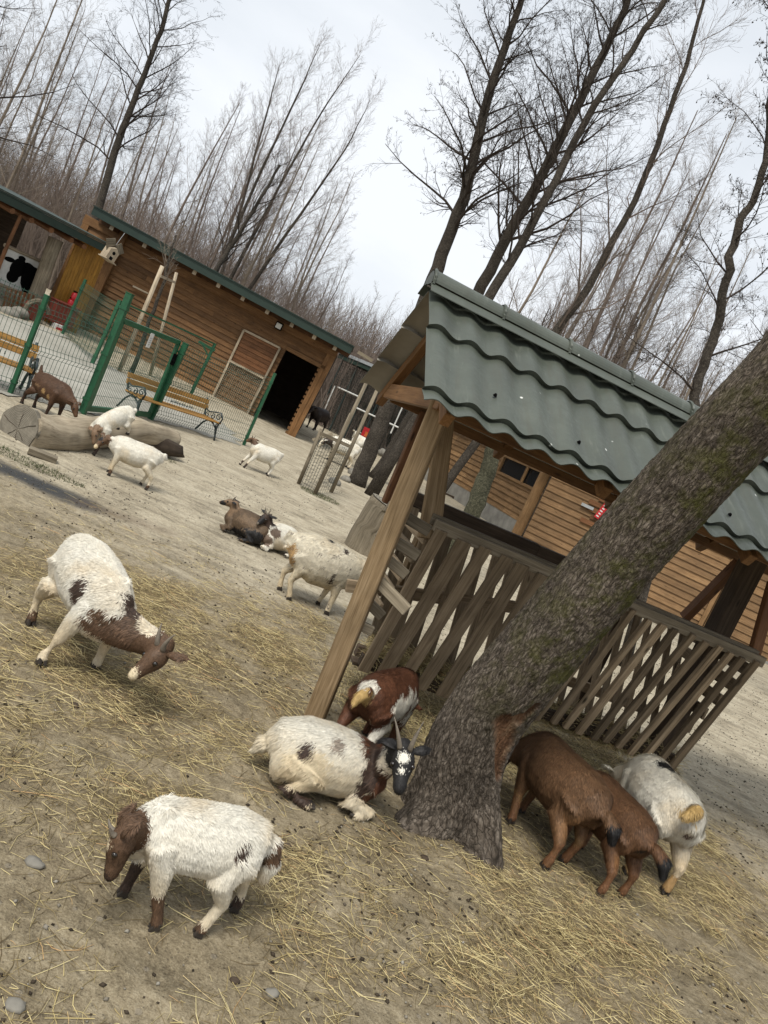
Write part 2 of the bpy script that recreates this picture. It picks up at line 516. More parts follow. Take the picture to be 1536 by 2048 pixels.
    for i in range(int(max(-16, min(xs_)) / st) - 1, int(max(xs_) / st) + 2):
        for j in range(int(min(ys_) / st) - 1, int(min(30, max(ys_)) / st) + 2):
            x, y = (i + .5) * st, (j + .5) * st
            w = noise.noise(Vector((x * 3, y * 3, 0))) * 0.25
            if in_poly(x + w, y + w * .5, PATH): F.append((vid(i, j), vid(i + 1, j), vid(i + 1, j + 1), vid(i, j + 1)))
    me = np_mesh('path', np.array(V), np.array(F), True)
    m, nt, b = new_mat('pale_gravel', 0.95, 0.1)
    pos = N(nt, 'ShaderNodeNewGeometry').outputs['Position']
    n1 = noise_n(nt, pos, 1.1, 6, 0.6); n2 = noise_n(nt, pos, 60, 5, 0.7)
    nt.links.new(ramp(nt, mixc(nt, 0.5, n1, n2), [(0.36, (0.21, 0.20, 0.17)), (0.6, (0.345, 0.332, 0.29))]), b.inputs['Base Color'])
    bump(nt, b, n2, 0.5, 0.01)
    o = link_mesh('path', me, m); tag(o, kind='structure')

    # wooded hillside behind the barn
    xs2 = np.linspace(-70, 70, 71); ys2 = np.linspace(27, 120, 48)
    X, Y = np.meshgrid(xs2, ys2)
    Z = np.vectorize(lambda x, y: hill_z(x, y))(X, Y)
    V = np.stack([X, Y, Z], -1).reshape(-1, 3)
    idx = np.arange(V.shape[0]).reshape(X.shape)
    F = np.stack([idx[:-1, :-1], idx[:-1, 1:], idx[1:, 1:], idx[1:, :-1]], -1).reshape(-1, 4)
    me = np_mesh('hillside', V, F, True)
    m, nt, b = new_mat('leaf_litter', 1.0, 0.05)
    pos = N(nt, 'ShaderNodeNewGeometry').outputs['Position']
    n1 = noise_n(nt, pos, 1.5, 8, 0.7)
    nt.links.new(ramp(nt, n1, [(0.35, (0.055, 0.04, 0.027)), (0.65, (0.15, 0.115, 0.08))]), b.inputs['Base Color'])
    bump(nt, b, n1, 0.8, 0.1)
    tag(link_mesh('hillside', me, m), kind='structure')

def hill_z(x, y):
    f = ss(27, 75, y)
    side = 0.85
    return -0.12 + f * 7.0 * side + (1.0 * noise.noise(Vector((x * .06, y * .06, 0))) * f)

build_ground()

# ------------------------------------------------------------------ straw, droppings, stones
def build_straw():
    rng = np.random.default_rng(3)
    pts = []
    target = 46000
    tries = 0
    while len(pts) < target and tries < 2000000:
        tries += 1
        y = 1.25 + 7.0 * rng.random() ** 1.5
        x = (rng.random() * 2 - 1) * (0.75 * y + 0.6)
        if y > 8: continue
        if rng.random() < straw_density(x, y): pts.append((x, y))
    pts = np.array(pts); n = len(pts)
    th = rng.random(n) * 2 * np.pi
    L = np.where(rng.random(n) < .45, 0.012 + 0.03 * rng.random(n), 0.03 + 0.15 * rng.random(n) ** 1.6)
    r = 0.00055 + 0.0008 * rng.random(n) ** 2
    d = np.stack([np.cos(th), np.sin(th), (rng.random(n) - .5) * 0.22], -1)
    bend = rng.normal(0, 0.35, n)
    d2 = np.stack([np.cos(th + bend), np.sin(th + bend), (rng.random(n) - .5) * 0.25], -1)
    dens = np.array([straw_density(x, y) for x, y in pts])
    z0 = np.array([gz(x, y) for x, y in pts]) + 0.002 + rng.random(n) * 0.03 * np.clip(dens, 0, 1.2)
    P1 = np.stack([pts[:, 0], pts[:, 1], z0], -1)
    P0 = P1 - d * L[:, None] * 0.5; P2 = P1 + d2 * L[:, None] * 0.5
    for P in (P0, P2): P[:, 2] = np.maximum(P[:, 2], z0 - 0.006)
    side = np.cross(d, [0, 0, 1.0]); side /= np.linalg.norm(side, axis=1)[:, None]
    up = np.cross(side, d)
    V = np.zeros((n, 3, 3, 3))
    for k, P in enumerate((P0, P1, P2)):
        rr = r * (1.0, 1.0, 0.6)[k]
        V[:, k, 0] = P + side * rr[:, None]
        V[:, k, 1] = P - side * rr[:, None]
        V[:, k, 2] = P + up * rr[:, None] * 1.4
    base = np.arange(n)[:, None, None] * 9
    q = []
    for k in (0, 1):
        for a, b_ in ((0, 2), (2, 1), (1, 0)):
            q.append([k * 3 + a, k * 3 + b_, k * 3 + 3 + b_, k * 3 + 3 + a])
    F = (base + np.array(q)[None]).reshape(-1, 4)
    rnd = np.repeat(rng.random(n) ** 1.25, 9)
    me = np_mesh('straw', V.reshape(-1, 3), F, False, {'rnd': ('FLOAT', rnd)})
    m, nt, b = new_mat('dry_straw', 0.6, 0.3)
    f = attr(nt, 'rnd', 'Fac')
    nt.links.new(ramp(nt, f, [(0.0, (0.10, 0.07, 0.032)), (0.35, (0.21, 0.16, 0.075)), (0.6, (0.41, 0.325, 0.145)), (0.9, (0.60, 0.51, 0.27)), (1.0, (0.42, 0.25, 0.11))]), b.inputs['Base Color'])
    tag(link_mesh('straw', me, m), 'loose golden straw strewn over the trodden yard earth', 'straw', kind='stuff')

    # droppings and grit
    n = 8500
    P = []
    while len(P) < n:
        y = 1.4 + 12.0 * rng.random() ** 1.1
        x = (rng.random() * 2 - 1) * (0.6 * y + 0.6)
        if x < -3.0 and y > 8: continue
        dd = 0.35 + 1.2 * noise.noise(Vector((x * 1.1, y * 1.1, 9))) + 0.9 * noise.noise(Vector((x * 4.1, y * 4.1, 19)))
        if x > 2.5 and y > 3.5: dd += .8
        if rng.random() < dd: P.append((x, y, gz(x, y) + 0.003))
    P = np.array(P)
    s = 0.0035 + 0.0055 * rng.random(n) ** 2
    octa = np.array([(1, 0, 0), (0, 1, 0), (-1, 0, 0), (0, -1, 0), (0, 0, .8), (0, 0, -.8)])
    th = rng.random(n) * 6.28
    c_, s_ = np.cos(th), np.sin(th)
    O = octa[None] * s[:, None, None] * np.array([1.35, 1, 1])
    X = O[..., 0] * c_[:, None] - O[..., 1] * s_[:, None]; Yy = O[..., 0] * s_[:, None] + O[..., 1] * c_[:, None]
    V = np.stack([X, Yy, O[..., 2]], -1) + P[:, None, :]
    f8 = np.array([(0, 1, 4), (1, 2, 4), (2, 3, 4), (3, 0, 4), (1, 0, 5), (2, 1, 5), (3, 2, 5), (0, 3, 5)])
    F = (np.arange(n)[:, None, None] * 6 + f8[None]).reshape(-1, 3)
    me = np_mesh('droppings', V.reshape(-1, 3), F, True, {'rnd': ('FLOAT', np.repeat(rng.random(n), 6))})
    m, nt, b = new_mat('droppings', 0.8, 0.2)
    nt.links.new(ramp(nt, attr(nt, 'rnd', 'Fac'), [(0.0, (0.02, 0.015, 0.01)), (0.75, (0.06, 0.045, 0.03)), (0.8, (0.16, 0.14, 0.11)), (1.0, (0.28, 0.26, 0.22))]), b.inputs['Base Color'])
    tag(link_mesh('droppings', me, m), 'small dark goat droppings and grit scattered on the sand', 'droppings', kind='stuff')

    # stones around the yard (each one can be picked up)
    stones = [((850, 1715), .02), ((70, 1725), .028), ((575, 1693), .02), ((140, 885), 0), ((545, 1985), .022), ((150, 1410), .02), ((1145, 1935), .02), ((30, 2010), .025), ((470, 1960), .016)]
    where = ('behind the left goat by the trunk foot', 'bigger pale', 'small dark', '', 'flat grey', 'small one left of the horned goat', 'lone one at the bottom right', 'bigger one in the bottom left corner', 'tiny one near the bottom edge')
    for si, (p, s) in enumerate(stones):
        if not s: continue
        g = G(*p); mb = MB()
        mb.blob((0, 0, s * .25), s, s * .75, s * .5, 9, 6)
        o = mb.build('clod', M['stone'] if s > .02 else M['dark_wood'], smooth=True)
        for v in o.data.vertices:
            v.co *= 1 + 0.3 * noise.noise(v.co * 60 + Vector((s * 999, 0, 0)))
        o.location = (g[0], g[1], gz(g[0], g[1]) - 0.002)
        tag(o, 'loose clod of earth, ' + ('in front of the leaning trunk', 'left of the grazing goat', 'right of the grazing goat rump', '', 'on bare earth at the bottom centre', 'at the left edge below the horned goat', 'in the straw at the bottom right', 'in the bottom left corner', 'tiny, near the bottom edge')[si], 'clod', 'loose clods on the yard')
build_straw()

def grass_tuft(center, rx, ry, n, label):
    rng = np.random.default_rng(int(abs(center[0] * 100)) + 5)
    a = rng.random(n) * 6.28; q = np.sqrt(rng.random(n))
    x = center[0] + np.cos(a) * q * rx; y = center[1] + np.sin(a) * q * ry
    z = np.array([gz(i, j) for i, j in zip(x, y)]) - 0.003
    h = 0.008 + 0.028 * rng.random(n) ** 1.5
    th = rng.random(n) * 6.28; lean = rng.random(n) * 1.6
    d = np.stack([np.cos(th), np.sin(th), np.zeros(n)], -1)
    P = np.stack([x, y, z], -1); w = 0.003
    sd_ = np.stack([-np.sin(th), np.cos(th), np.zeros(n)], -1)
    V = np.stack([P - sd_ * w, P + sd_ * w, P + d * w, P + d * (h * lean)[:, None] + np.array([0, 0, 1]) * h[:, None]], 1)
    F = (np.arange(n)[:, None, None] * 4 + np.array([(0, 1, 3), (1, 2, 3), (2, 0, 3)])[None]).reshape(-1, 3)
    me = np_mesh('grass', V.reshape(-1, 3), F, False)
    tag(link_mesh('grass', me, M['leafy']), label, 'grass', kind='stuff')
g_ = G(60, 925); grass_tuft((g_[0], g_[1]), .5, .13, 900, 'sparse green grass along the foot of the fallen log')
g_ = G(640, 992); grass_tuft((g_[0] + .0, g_[1]), .33, .28, 1100, 'green grass growing inside the tree guard of stakes')
g_ = G(325, 915); grass_tuft((g_[0], g_[1]), .18, .1, 220, 'small green tuft under the hollow end of the log')
# ------------------------------------------------------------------ lap siding
def siding(mb, f, x0, x1, z0, z1, y, pitch=0.14, thick=0.024, holes=(), facing=-1):
    """horizontal lap boards on the local plane y, outer side towards -y; holes = (x0,x1,z0,z1)"""
    z = z0
    while z < z1 - 0.01:
        zt = min(z + pitch, z1)
        cuts = [x0, x1]
        for h in holes:
            if h[2] < (z + zt) / 2 < h[3]: cuts += [h[0], h[1]]
        cuts = sorted(c for c in cuts if x0 <= c <= x1)
        spans = []
        for a, b in zip(cuts[:-1], cuts[1:]):
            mid = (a + b) / 2
            if any(h[0] < mid < h[1] and h[2] < (z + zt) / 2 < h[3] for h in holes) or b - a < .01: continue
            spans.append((a, b))
        for a, b in spans:
            xs = [a]
            while xs[-1] < b - 3.4: xs.append(xs[-1] + 1.6 + RNG.random() * 1.6)
            xs.append(b)
            for p, q in zip(xs[:-1], xs[1:]):
                r = RNG.random()
                q -= 0.003
                yo = y + facing * thick * 1.6; yi = y + facing * thick * .35
                V = [(p, yo, z), (q, yo, z), (q, y, z), (p, y, z), (p, yi - .0, zt + .012), (q, yi, zt + .012), (q, y + .004, zt + .012), (p, y + .004, zt + .012)]
                B = [(v[0], v[2] - z, v[1]) for v in V]
                mb.add(V, [(0, 3, 2, 1), (4, 5, 6, 7), (0, 1, 5, 4), (1, 2, 6, 5), (2, 3, 7, 6), (3, 0, 4, 7)], B, r)
        z = zt
    return mb

# ------------------------------------------------------------------ barn on the left
def build_barn():
    A = at(583, 872, 19.5); Bp = at(165, 655, 18.8)
    e = at(671, 684, 19.5) - A
    f = Frame(Bp, A - Bp, e)
    L = float(np.linalg.norm(A - Bp))
    root = empty('barn', f.mat())
    tag(root, 'long brown timber barn with lap siding, green roof edge and open dark doorway', 'barn')
    dtl, dtr = f.px(566, 697), f.px(638, 735)
    dbl, dbr = f.px(513, 833), f.px(577, 866)
    x0, x1 = (dtl.x + dbl.x) / 2, (dtr.x + dbr.x) / 2
    zt = (dtl.z + dtr.z) / 2
    H = f.px(660, 705).z + .12
    xr = L + 0.06
    xl = -1.0
    zl = 0.0
    mb = MB(); siding(mb, f, xl, xr, -.15, H, 0, 0.125, holes=[(x0, x1, -1, zt)])
    mb.build('siding', M['barn_wood'], root)
    # end wall on the right, and back wall + floor so that the inside reads dark
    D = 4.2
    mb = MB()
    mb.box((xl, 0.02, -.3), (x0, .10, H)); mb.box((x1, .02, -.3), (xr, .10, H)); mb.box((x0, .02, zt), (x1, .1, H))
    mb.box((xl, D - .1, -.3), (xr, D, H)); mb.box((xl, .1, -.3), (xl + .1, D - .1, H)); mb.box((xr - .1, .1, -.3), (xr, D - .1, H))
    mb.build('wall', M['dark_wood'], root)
    mb = MB()
    for x, w in ((x1 + .06, .13), (xr - .03, .13), (xl + .1, .16)):
        mb.box((x - w / 2, -.075, -.15), (x + w / 2, -.042, H))
    mb.box((x0 - .02, -.075, zt), (x1 + .12, -.042, zt + .1)); mb.box((xl, -.08, H - .18), (xr, -.045, H + .02))
    # notched board edge beside the door
    mb.build('trim', M['barn_wood'], root, bevel=.004)
    for k in range(16): mb = MB(); mb.box((x1 - .05, -.058, k * .125), (x1 + .0, -.012, k * .125 + .075)); mb.build('board_end', M['barn_wood'], root)
    # eaves: roof plate, rafters, fascia
    fl, fr = f.px(185, 422, -.75), f.px(705, 698, -.75)
    xe0, xe1 = fl.x, fr.x
    ze = (f.px(300, 484, -.75).z + f.px(600, 642, -.75).z) / 2
    mb = MB()
    mb.beam((xe0, -.75, ze - .02), (xe1, -.75, ze - .02), .03, .17)
    mb.box((xe0, -.775, ze + .055), (xe1, -.70, ze + .085))
    mb.build('fascia', M['fascia_green'], root)
    slope = .02
    mb = MB()
    for xx in np.linspace(xe0, xe1, 40)[:-1]:
        w = (xe1 - xe0) / 39
        mb.add([(xx + .004, -.72, ze - .02), (xx + w, -.72, ze - .02), (xx + w, D + .5, ze - .02 + slope * (D + 1.2)), (xx + .004, D + .5, ze - .02 + slope * (D + 1.2)),
                (xx + .004, -.72, ze + .05), (xx + w, -.72, ze + .05), (xx + w, D + .5, ze + .05 + slope * (D + 1.2)), (xx + .004, D + .5, ze + .05 + slope * (D + 1.2))],
               [(0, 3, 2, 1), (4, 5, 6, 7), (0, 1, 5, 4), (1, 2, 6, 5), (2, 3, 7, 6), (3, 0, 4, 7)],
               [(0, 0, 0), (0, w, 0), (5, w, 0), (5, 0, 0)] * 2)
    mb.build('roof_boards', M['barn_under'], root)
    mb = MB()
    mb.add([(xe0 - .02, -.79, ze + .09), (xe1 + .02, -.79, ze + .09), (xe1 + .02, D + .6, ze + .09 + slope * (D + 1.35)), (xe0 - .02, D + .6, ze + .09 + slope * (D + 1.35)),
            (xe0 - .02, -.79, ze + .11), (xe1 + .02, -.79, ze + .11), (xe1 + .02, D + .6, ze + .11 + slope * (D + 1.35)), (xe0 - .02, D + .6, ze + .11 + slope * (D + 1.35))],
           [(0, 3, 2, 1), (4, 5, 6, 7), (0, 1, 5, 4), (1, 2, 6, 5), (2, 3, 7, 6), (3, 0, 4, 7)])
    mb.build('roof', M['fascia_green'], root)
    for px in ((222, 462), (290, 492), (390, 545), (438, 570), (487, 596), (536, 622), (585, 648), (631, 670), (672, 692)):
        q = f.px(px[0], px[1], -.6)
        mb = MB()
        mb.beam((q.x, -.64, ze - .115), (q.x, .35, ze - .115 + slope * .99), .07, .15)
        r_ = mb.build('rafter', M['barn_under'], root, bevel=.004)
        mb = MB(); mb.box((q.x - .045, -.658, ze - .2), (q.x + .045, -.642, ze - .035))
        mb.build('rafter_end', M['pale_wood'], r_)
    mb = MB(); mb.box((xe0, -.12, H - .02), (xe1, .1, ze + .1)); mb.build('wall_plate', M['barn_under'], root)
    # sliding door panel standing open beside the doorway
    a, b_, c, d = f.px(488, 660, -.11), f.px(560, 696, -.11), f.px(492, 832, -.11), f.px(424, 797, -.11)
    ml, mr = f.px(461, 722, -.11), f.px(530, 758, -.11)
    door = empty('sliding_door', parent=root)
    mb = MB()
    for p, q in ((a, b_), (b_, c), (c, d), (d, a), (ml, mr)): mb.beam(p, q, .05, .055, (0, -1, 0))
    mb.build('door_frame', M['pale_wood'], root)
    door.name = 'sliding_door'; bpy.data.objects.remove(door)
    mb = MB()
    for k in range(8):
        t0, t1 = k / 8, (k + 1) / 8 - .012
        P = [a.lerp(ml, t0), b_.lerp(mr, t0), b_.lerp(mr, t1), a.lerp(ml, t1)]
        mb.add([p + Vector((0, .012, 0)) for p in P] + [p + Vector((0, .03, 0)) for p in P], [(0, 1, 2, 3), (7, 6, 5, 4), (0, 4, 5, 1), (1, 5, 6, 2), (2, 6, 7, 3), (3, 7, 4, 0)],
               [(0, 0, 0), (1, 0, 0), (1, .12, 0), (0, .12, 0)] * 2)
    mb.build('door_planks', M['red_wood'], root)
    mb = MB()
    for k in range(1, 22):
        mb.tube([ml.lerp(mr, k / 22), d.lerp(c, k / 22)], .003, 3, cap=False)
        mb.tube([ml.lerp(d, k / 22), mr.lerp(c, k / 22)], .003, 3, cap=False)
    mb.build('door_mesh', M['pale_wood'], root)
    # lamp under the eaves
    q = f.px(558, 652, -.1)
    mb = MB(); mb.box((q.x - .09, -.17, q.z - .09), (q.x + .09, -.05, q.z + .09)); o = mb.build('wall_lamp', M['black'], root, bevel=.01)
    mb = MB(); mb.box((q.x - .07, -.185, q.z - .07), (q.x + .07, -.172, q.z + .06)); mb.build('lamp_glass', M['white_paint'], o, bevel=.008)
    # posts of the left corner
    p0, p1 = f.px(152, 672, -.14), f.px(214, 540, -.14)
    mb = MB(); mb.beam(p0 + Vector((0, 0, -.2)), p1 + (p1 - p0) * .6, .2, .12, (0, -1, 0)); mb.build('corner_post', M['barn_wood'], root, bevel=.01)
    # a strip light batten on the wall
    p0, p1 = f.px(266, 572, -.12), f.px(296, 587, -.12)
    mb = MB(); mb.beam(p0, p1, .04, .04, (0, -1, 0)); mb.build('batten', M['pale_wood'], root)
    return f, ze

FB, ZE = build_barn()

# ------------------------------------------------------------------ open shelter on the far left
def build_shelter():
    A = at(225, 500, 16.8); B = at(0, 386, 14.6)
    f = Frame(B - np.array([0, 0, 2.2]), (A - B) * np.array([1, 1, 1]), (0.03, 0, 1))
    root = empty('shelter', f.mat())
    tag(root, 'open timber shelter with green roof edge and orange plank wall at the far left', 'shelter')
    L = float(np.linalg.norm(A - B))
    z = 2.2
    mb = MB(); mb.beam((-2.5, 0, z - .05), (L, 0, z - .05), .04, .15); mb.box((-2.5, -.04, z + .03), (L, .02, z + .055))
    mb.build('fascia', M['fascia_green'], root)
    mb = MB()
    for k in range(30):
        x = -2.5 + k * (L + 2.5) / 30; w = (L + 2.5) / 30 - .004
        V = [(x, .02, z - .1), (x + w, .02, z - .1), (x + w, 4.2, z + .12), (x, 4.2, z + .12)]
        V += [(v[0], v[1], v[2] + .04) for v in V]
        mb.add(V, [(0, 3, 2, 1), (4, 5, 6, 7), (0, 1, 5, 4), (1, 2, 6, 5), (2, 3, 7, 6), (3, 0, 4, 7)], [(0, 0, 0), (0, w, 0), (4, w, 0), (4, 0, 0)] * 2)
    mb.build('roof_boards', M['red_wood'], root)
    mb = MB(); V = [(-2.55, -.05, z + .06), (L + .03, -.05, z + .06), (L + .03, 4.3, z + .24), (-2.55, 4.3, z + .24)]
    V += [(v[0], v[1], v[2] + .02) for v in V]
    mb.add(V, [(0, 3, 2, 1), (4, 5, 6, 7), (0, 1, 5, 4), (1, 2, 6, 5), (2, 3, 7, 6), (3, 0, 4, 7)])
    mb.build('roof', M['fascia_green'], root)
    for px in ((22, 420), (60, 438), (100, 458), (140, 478), (165, 492)):
        q = f.px(px[0], px[1], .1)
        mb = MB(); mb.tube([(q.x, .03, z - .2), (q.x, 3.9, z - .02)], .055, 8); mb.build('rafter', M['red_wood'], root)
    # back wall, dark, with a window strip of light
    mb = MB(); mb.box((-2.5, 3.6, -.3), (L, 3.7, .95)); mb.box((-2.5, 3.6, 1.6), (L, 3.7, 2.3)); mb.box((.9, 3.6, .95), (L, 3.7, 1.6)); mb.build('wall', M['dark_wood'], root)
    # thick barked log post
    p0, p1 = f.px(62, 618, .5), f.px(112, 478, .5)
    mb = MB(); pts = [p0 + (p1 - p0) * t for t in (-.1, .15, .4, .65, 1.0)]
    mb.tube(pts, [.17, .15, .14, .14, .15], 12); o = mb.build('post', M['grey_wood'], root, smooth=True)
    # slim red posts
    for a, b_ in (((2, 520), (42, 430)), ((-40, 640), (10, 500))):
        p0, p1 = f.px(*a, .15), f.px(*b_, .15)
        mb = MB(); mb.tube([p0, p1], .035, 8); mb.build('post', M['red_wood'], root)
    # orange plank wall panel
    P = [f.px(155, 480, .3), f.px(213, 510, .3), f.px(152, 640, .3), f.px(108, 610, .3)]
    P[3] = Vector((P[0].x, .3, -.1)); P[2] = Vector((P[1].x + .05, .3, -.1))
    P[0].z = P[1].z = z + .0
    mb = MB()
    for k in range(11):
        t0, t1 = k / 11, (k + 1) / 11 - .006
        a, b_, c, d = P[0].lerp(P[1], t0), P[0].lerp(P[1], t1), P[3].lerp(P[2], t1), P[3].lerp(P[2], t0)
        V = [a, b_, c, d] + [v + Vector((0, .03, 0)) for v in (a, b_, c, d)]
        mb.add(V, [(3, 2, 1, 0), (4, 5, 6, 7), (0, 1, 5, 4), (1, 2, 6, 5), (2, 3, 7, 6), (3, 0, 4, 7)], [(2, 0, 0), (2, .1, 0), (0, .1, 0), (0, 0, 0)] * 2)
    mb.build('plank_wall', M['orange_wood'], root)
    return f
FS = build_shelter()

def build_shelter_things():
    f = FS
    def root(name, label, cat, p, group=None):
        m = f.mat() @ Matrix.Translation(p)
        o = empty(name, m); tag(o, label, cat, group); return o
    # framed picture of a black cow
    c = (f.px(12, 500, .9) + f.px(85, 532, .9) + f.px(62, 585, .9) + f.px(0, 560, .9)) / 4
    w, h = .92, .78
    r = root('picture_board', 'framed picture board of a black cow head under the shelter', 'picture', c)
    mb = MB(); mb.box((-w / 2, 0, -h / 2), (w / 2, .02, h / 2)); mb.build('panel', M['white_paint'], r)
    mb = MB()
    for a, b_ in (((-w / 2, -h / 2), (-w / 2, h / 2)), ((w / 2, -h / 2), (w / 2, h / 2)), ((-w / 2 - .06, h / 2), (w / 2 + .06, h / 2)), ((-w / 2, -h / 2), (w / 2, -h / 2))):
        mb.tube([(a[0], -.02, a[1]), ((a[0] + b_[0]) / 2, -.025, (a[1] + b_[1]) / 2), (b_[0], -.02, b_[1])], [.04, .033, .04], 8)
    mb.build('frame', M['pale_wood'], r)
    mb = MB()                                       # head, ears, shoulder as flat relief
    def patch(pts, y=-.004):
        V = [(x, y, z) for x, z in pts] + [(x, .004, z) for x, z in pts]; n = len(pts)
        mb.add(V, [tuple(range(n))] + [(i, (i + 1) % n, n + (i + 1) % n, n + i) for i in range(n)])
    def oval(cx, cz, rx, rz, a=0, y=-.004, n=20):
        patch([(cx + rx * math.cos(t) * math.cos(a) - rz * math.sin(t) * math.sin(a), cz + rx * math.cos(t) * math.sin(a) + rz * math.sin(t) * math.cos(a)) for t in [2 * math.pi * k / n for k in range(n)]], y)
    oval(-.08, .06, .16, .22, -.15); oval(-.12, -.14, .13, .13, 0, -.005); oval(-.3, .16, .12, .05, .1, -.006); oval(.14, .2, .11, .05, -.2, -.006)
    patch([(.0, .12), (.1, .24), (.44, .2), (.44, -.36), (.2, -.37), (.08, -.2)])
    oval(-.07, .28, .08, .05, 0, -.007)
    mb.build('cow_head', M['black'], r)
    # red pickets
    for k in range(7):
        a = f.px(6 + k * 8.5, 612 + k * 1.6, .2); b_ = f.px(16 + k * 8.5, 578 + k * 2.2, .2)
        d = (b_ - a)
        rr = empty('picket', f.mat() @ Matrix.Translation(a)); bpy.data.objects.remove(rr)
        mb = MB(); mb.beam(-d * .15, d * 1.05, .05, .02, (0, -1, 0)); o = mb.build('picket', M['red_wood'], None, bevel=.004)
        o.matrix_world = f.mat() @ Matrix.Translation(a)
        tag(o, ('leftmost', 'second', 'third', 'middle', 'fifth', 'sixth', 'rightmost')[k] + ' of the seven reddish pickets in the little row below the cow picture', 'picket', 'red pickets below the cow picture')
    # half barrel planter with rope
    p = f.px(68, 622, -.1); r = root('round_planter', 'round brown wooden tub edged with rope beside the green fence post', 'planter', p)
    mb = MB(); mb.tube([(0, -.12, 0), (0, .14, 0)], .19, 18); mb.build('tub', M['red_box'], r)
    mb = MB(); mb.tube([(.24 * math.cos(t), -.1, .24 * math.sin(t)) for t in np.linspace(.2, 4.1, 14)], .05, 7); mb.build('rope', M['grey_wood'], r)
    # stones
    for (px, s, lb) in (((20, 628), .17, 'larger left'), ((40, 625), .14, 'smaller right')):
        p = f.px(*px, -.3); mb = MB(); mb.blob((0, 0, 0), s * 1.3, s, s * .8, 12, 8); o = mb.build('boulder', M['stone'], None, smooth=True)
        o.matrix_world = f.mat() @ Matrix.Translation(p)
        tag(o, lb + ' grey boulder at the foot of the red pickets', 'boulder', 'boulders by the red pickets')
    # two fire extinguishers on the plank wall
    for px, lb in (((148, 594), 'upper red fire extinguisher on the orange plank wall'), ((141, 607), 'lower red fire extinguisher on the orange plank wall')):
        p = f.px(*px, .15); r = root('fire_extinguisher', lb, 'extinguisher', p, 'fire extinguishers on the plank wall')
        mb = MB(); mb.tube([(0, 0, -.1), (0, 0, -.09), (0, 0, .07), (0, 0, .1)], [.05, .065, .065, .02], 12); mb.build('cylinder', M['red_paint'], r, smooth=True)
        mb = MB(); mb.box((-.05, -.02, .1), (.03, .02, .13)); mb.build('valve', M['black'], r)
    # brown red box under them, crate
    p = f.px(124, 628, .05); r = root('storage_box', 'dull red storage box standing under the fire extinguishers', 'box', p)
    mb = MB(); mb.box((-.26, -.14, -.22), (.26, .14, .22)); mb.build('body', M['red_box'], r, bevel=.01)
    mb = MB(); mb.box((-.28, -.16, .221), (.28, .16, .25)); mb.build('lid', M['red_box'], r, bevel=.008)
    p = f.px(114, 656, -.1); r = root('crate', 'small white crate with red marks on the ground under the box', 'crate', p)
    mb = MB(); mb.box((-.1, -.08, -.09), (.1, .08, .09)); mb.build('body', M['white_paint'], r, bevel=.006)
    mb = MB(); mb.box((-.07, -.084, -.03), (.07, -.0805, .03)); mb.build('mark', M['red_paint'], r)
    # birdhouse hanging from the eaves
    p = at(221, 506, 15.2)
    r = empty('birdhouse', Frame(p, FS.x, FS.z).mat() @ Matrix.Rotation(math.radians(12), 4, 'Y'))
    tag(r, 'pale wooden birdhouse with a dark hole hanging from the eaves', 'birdhouse')
    mb = MB()
    w, h, dp = .105, .135, .10
    V = [(-w, -dp, -h), (w, -dp, -h), (w, -dp, h * .5), (0, -dp, h), (-w, -dp, h * .5)]; V += [(x, dp, z) for x, _, z in V]
    mb.add(V, [(0, 1, 2, 3, 4), (9, 8, 7, 6, 5)] + [(i, 5 + i, 5 + (i + 1) % 5, (i + 1) % 5) for i in range(5)], [(v[2], v[0], v[1]) for v in V])
    mb.build('body', M['pale_wood'], r)
    mb = MB(); mb.beam((-w - .04, 0, h * .5 - .02), (.01, 0, h + .035), .3, .02, (0, 1, 0)); mb.beam((w + .04, 0, h * .5 - .02), (-.01, 0, h + .035), .3, .02, (0, 1, 0))
    mb.V = mb.V; mb.build('roof', M['grey_wood'], r)
    mb = MB(); mb.tube([(0, -dp - .004, .02), (0, -dp + .002, .02)], .035, 14); mb.box((-.035, -dp - .004, -.15), (.035, -dp - .001, -.06)); mb.build('hole', M['black'], r)
    mb = MB(); mb.box((-w - .02, -dp - .08, -h - .02), (w + .02, dp + .02, -h - .002)); mb.build('floor', M['pale_wood'], r)
    mb = MB(); mb.tube([(0, 0, h), (.02, 0, h + .35)], .004, 4); mb.build('wire', M['steel'], r)
build_shelter_things()

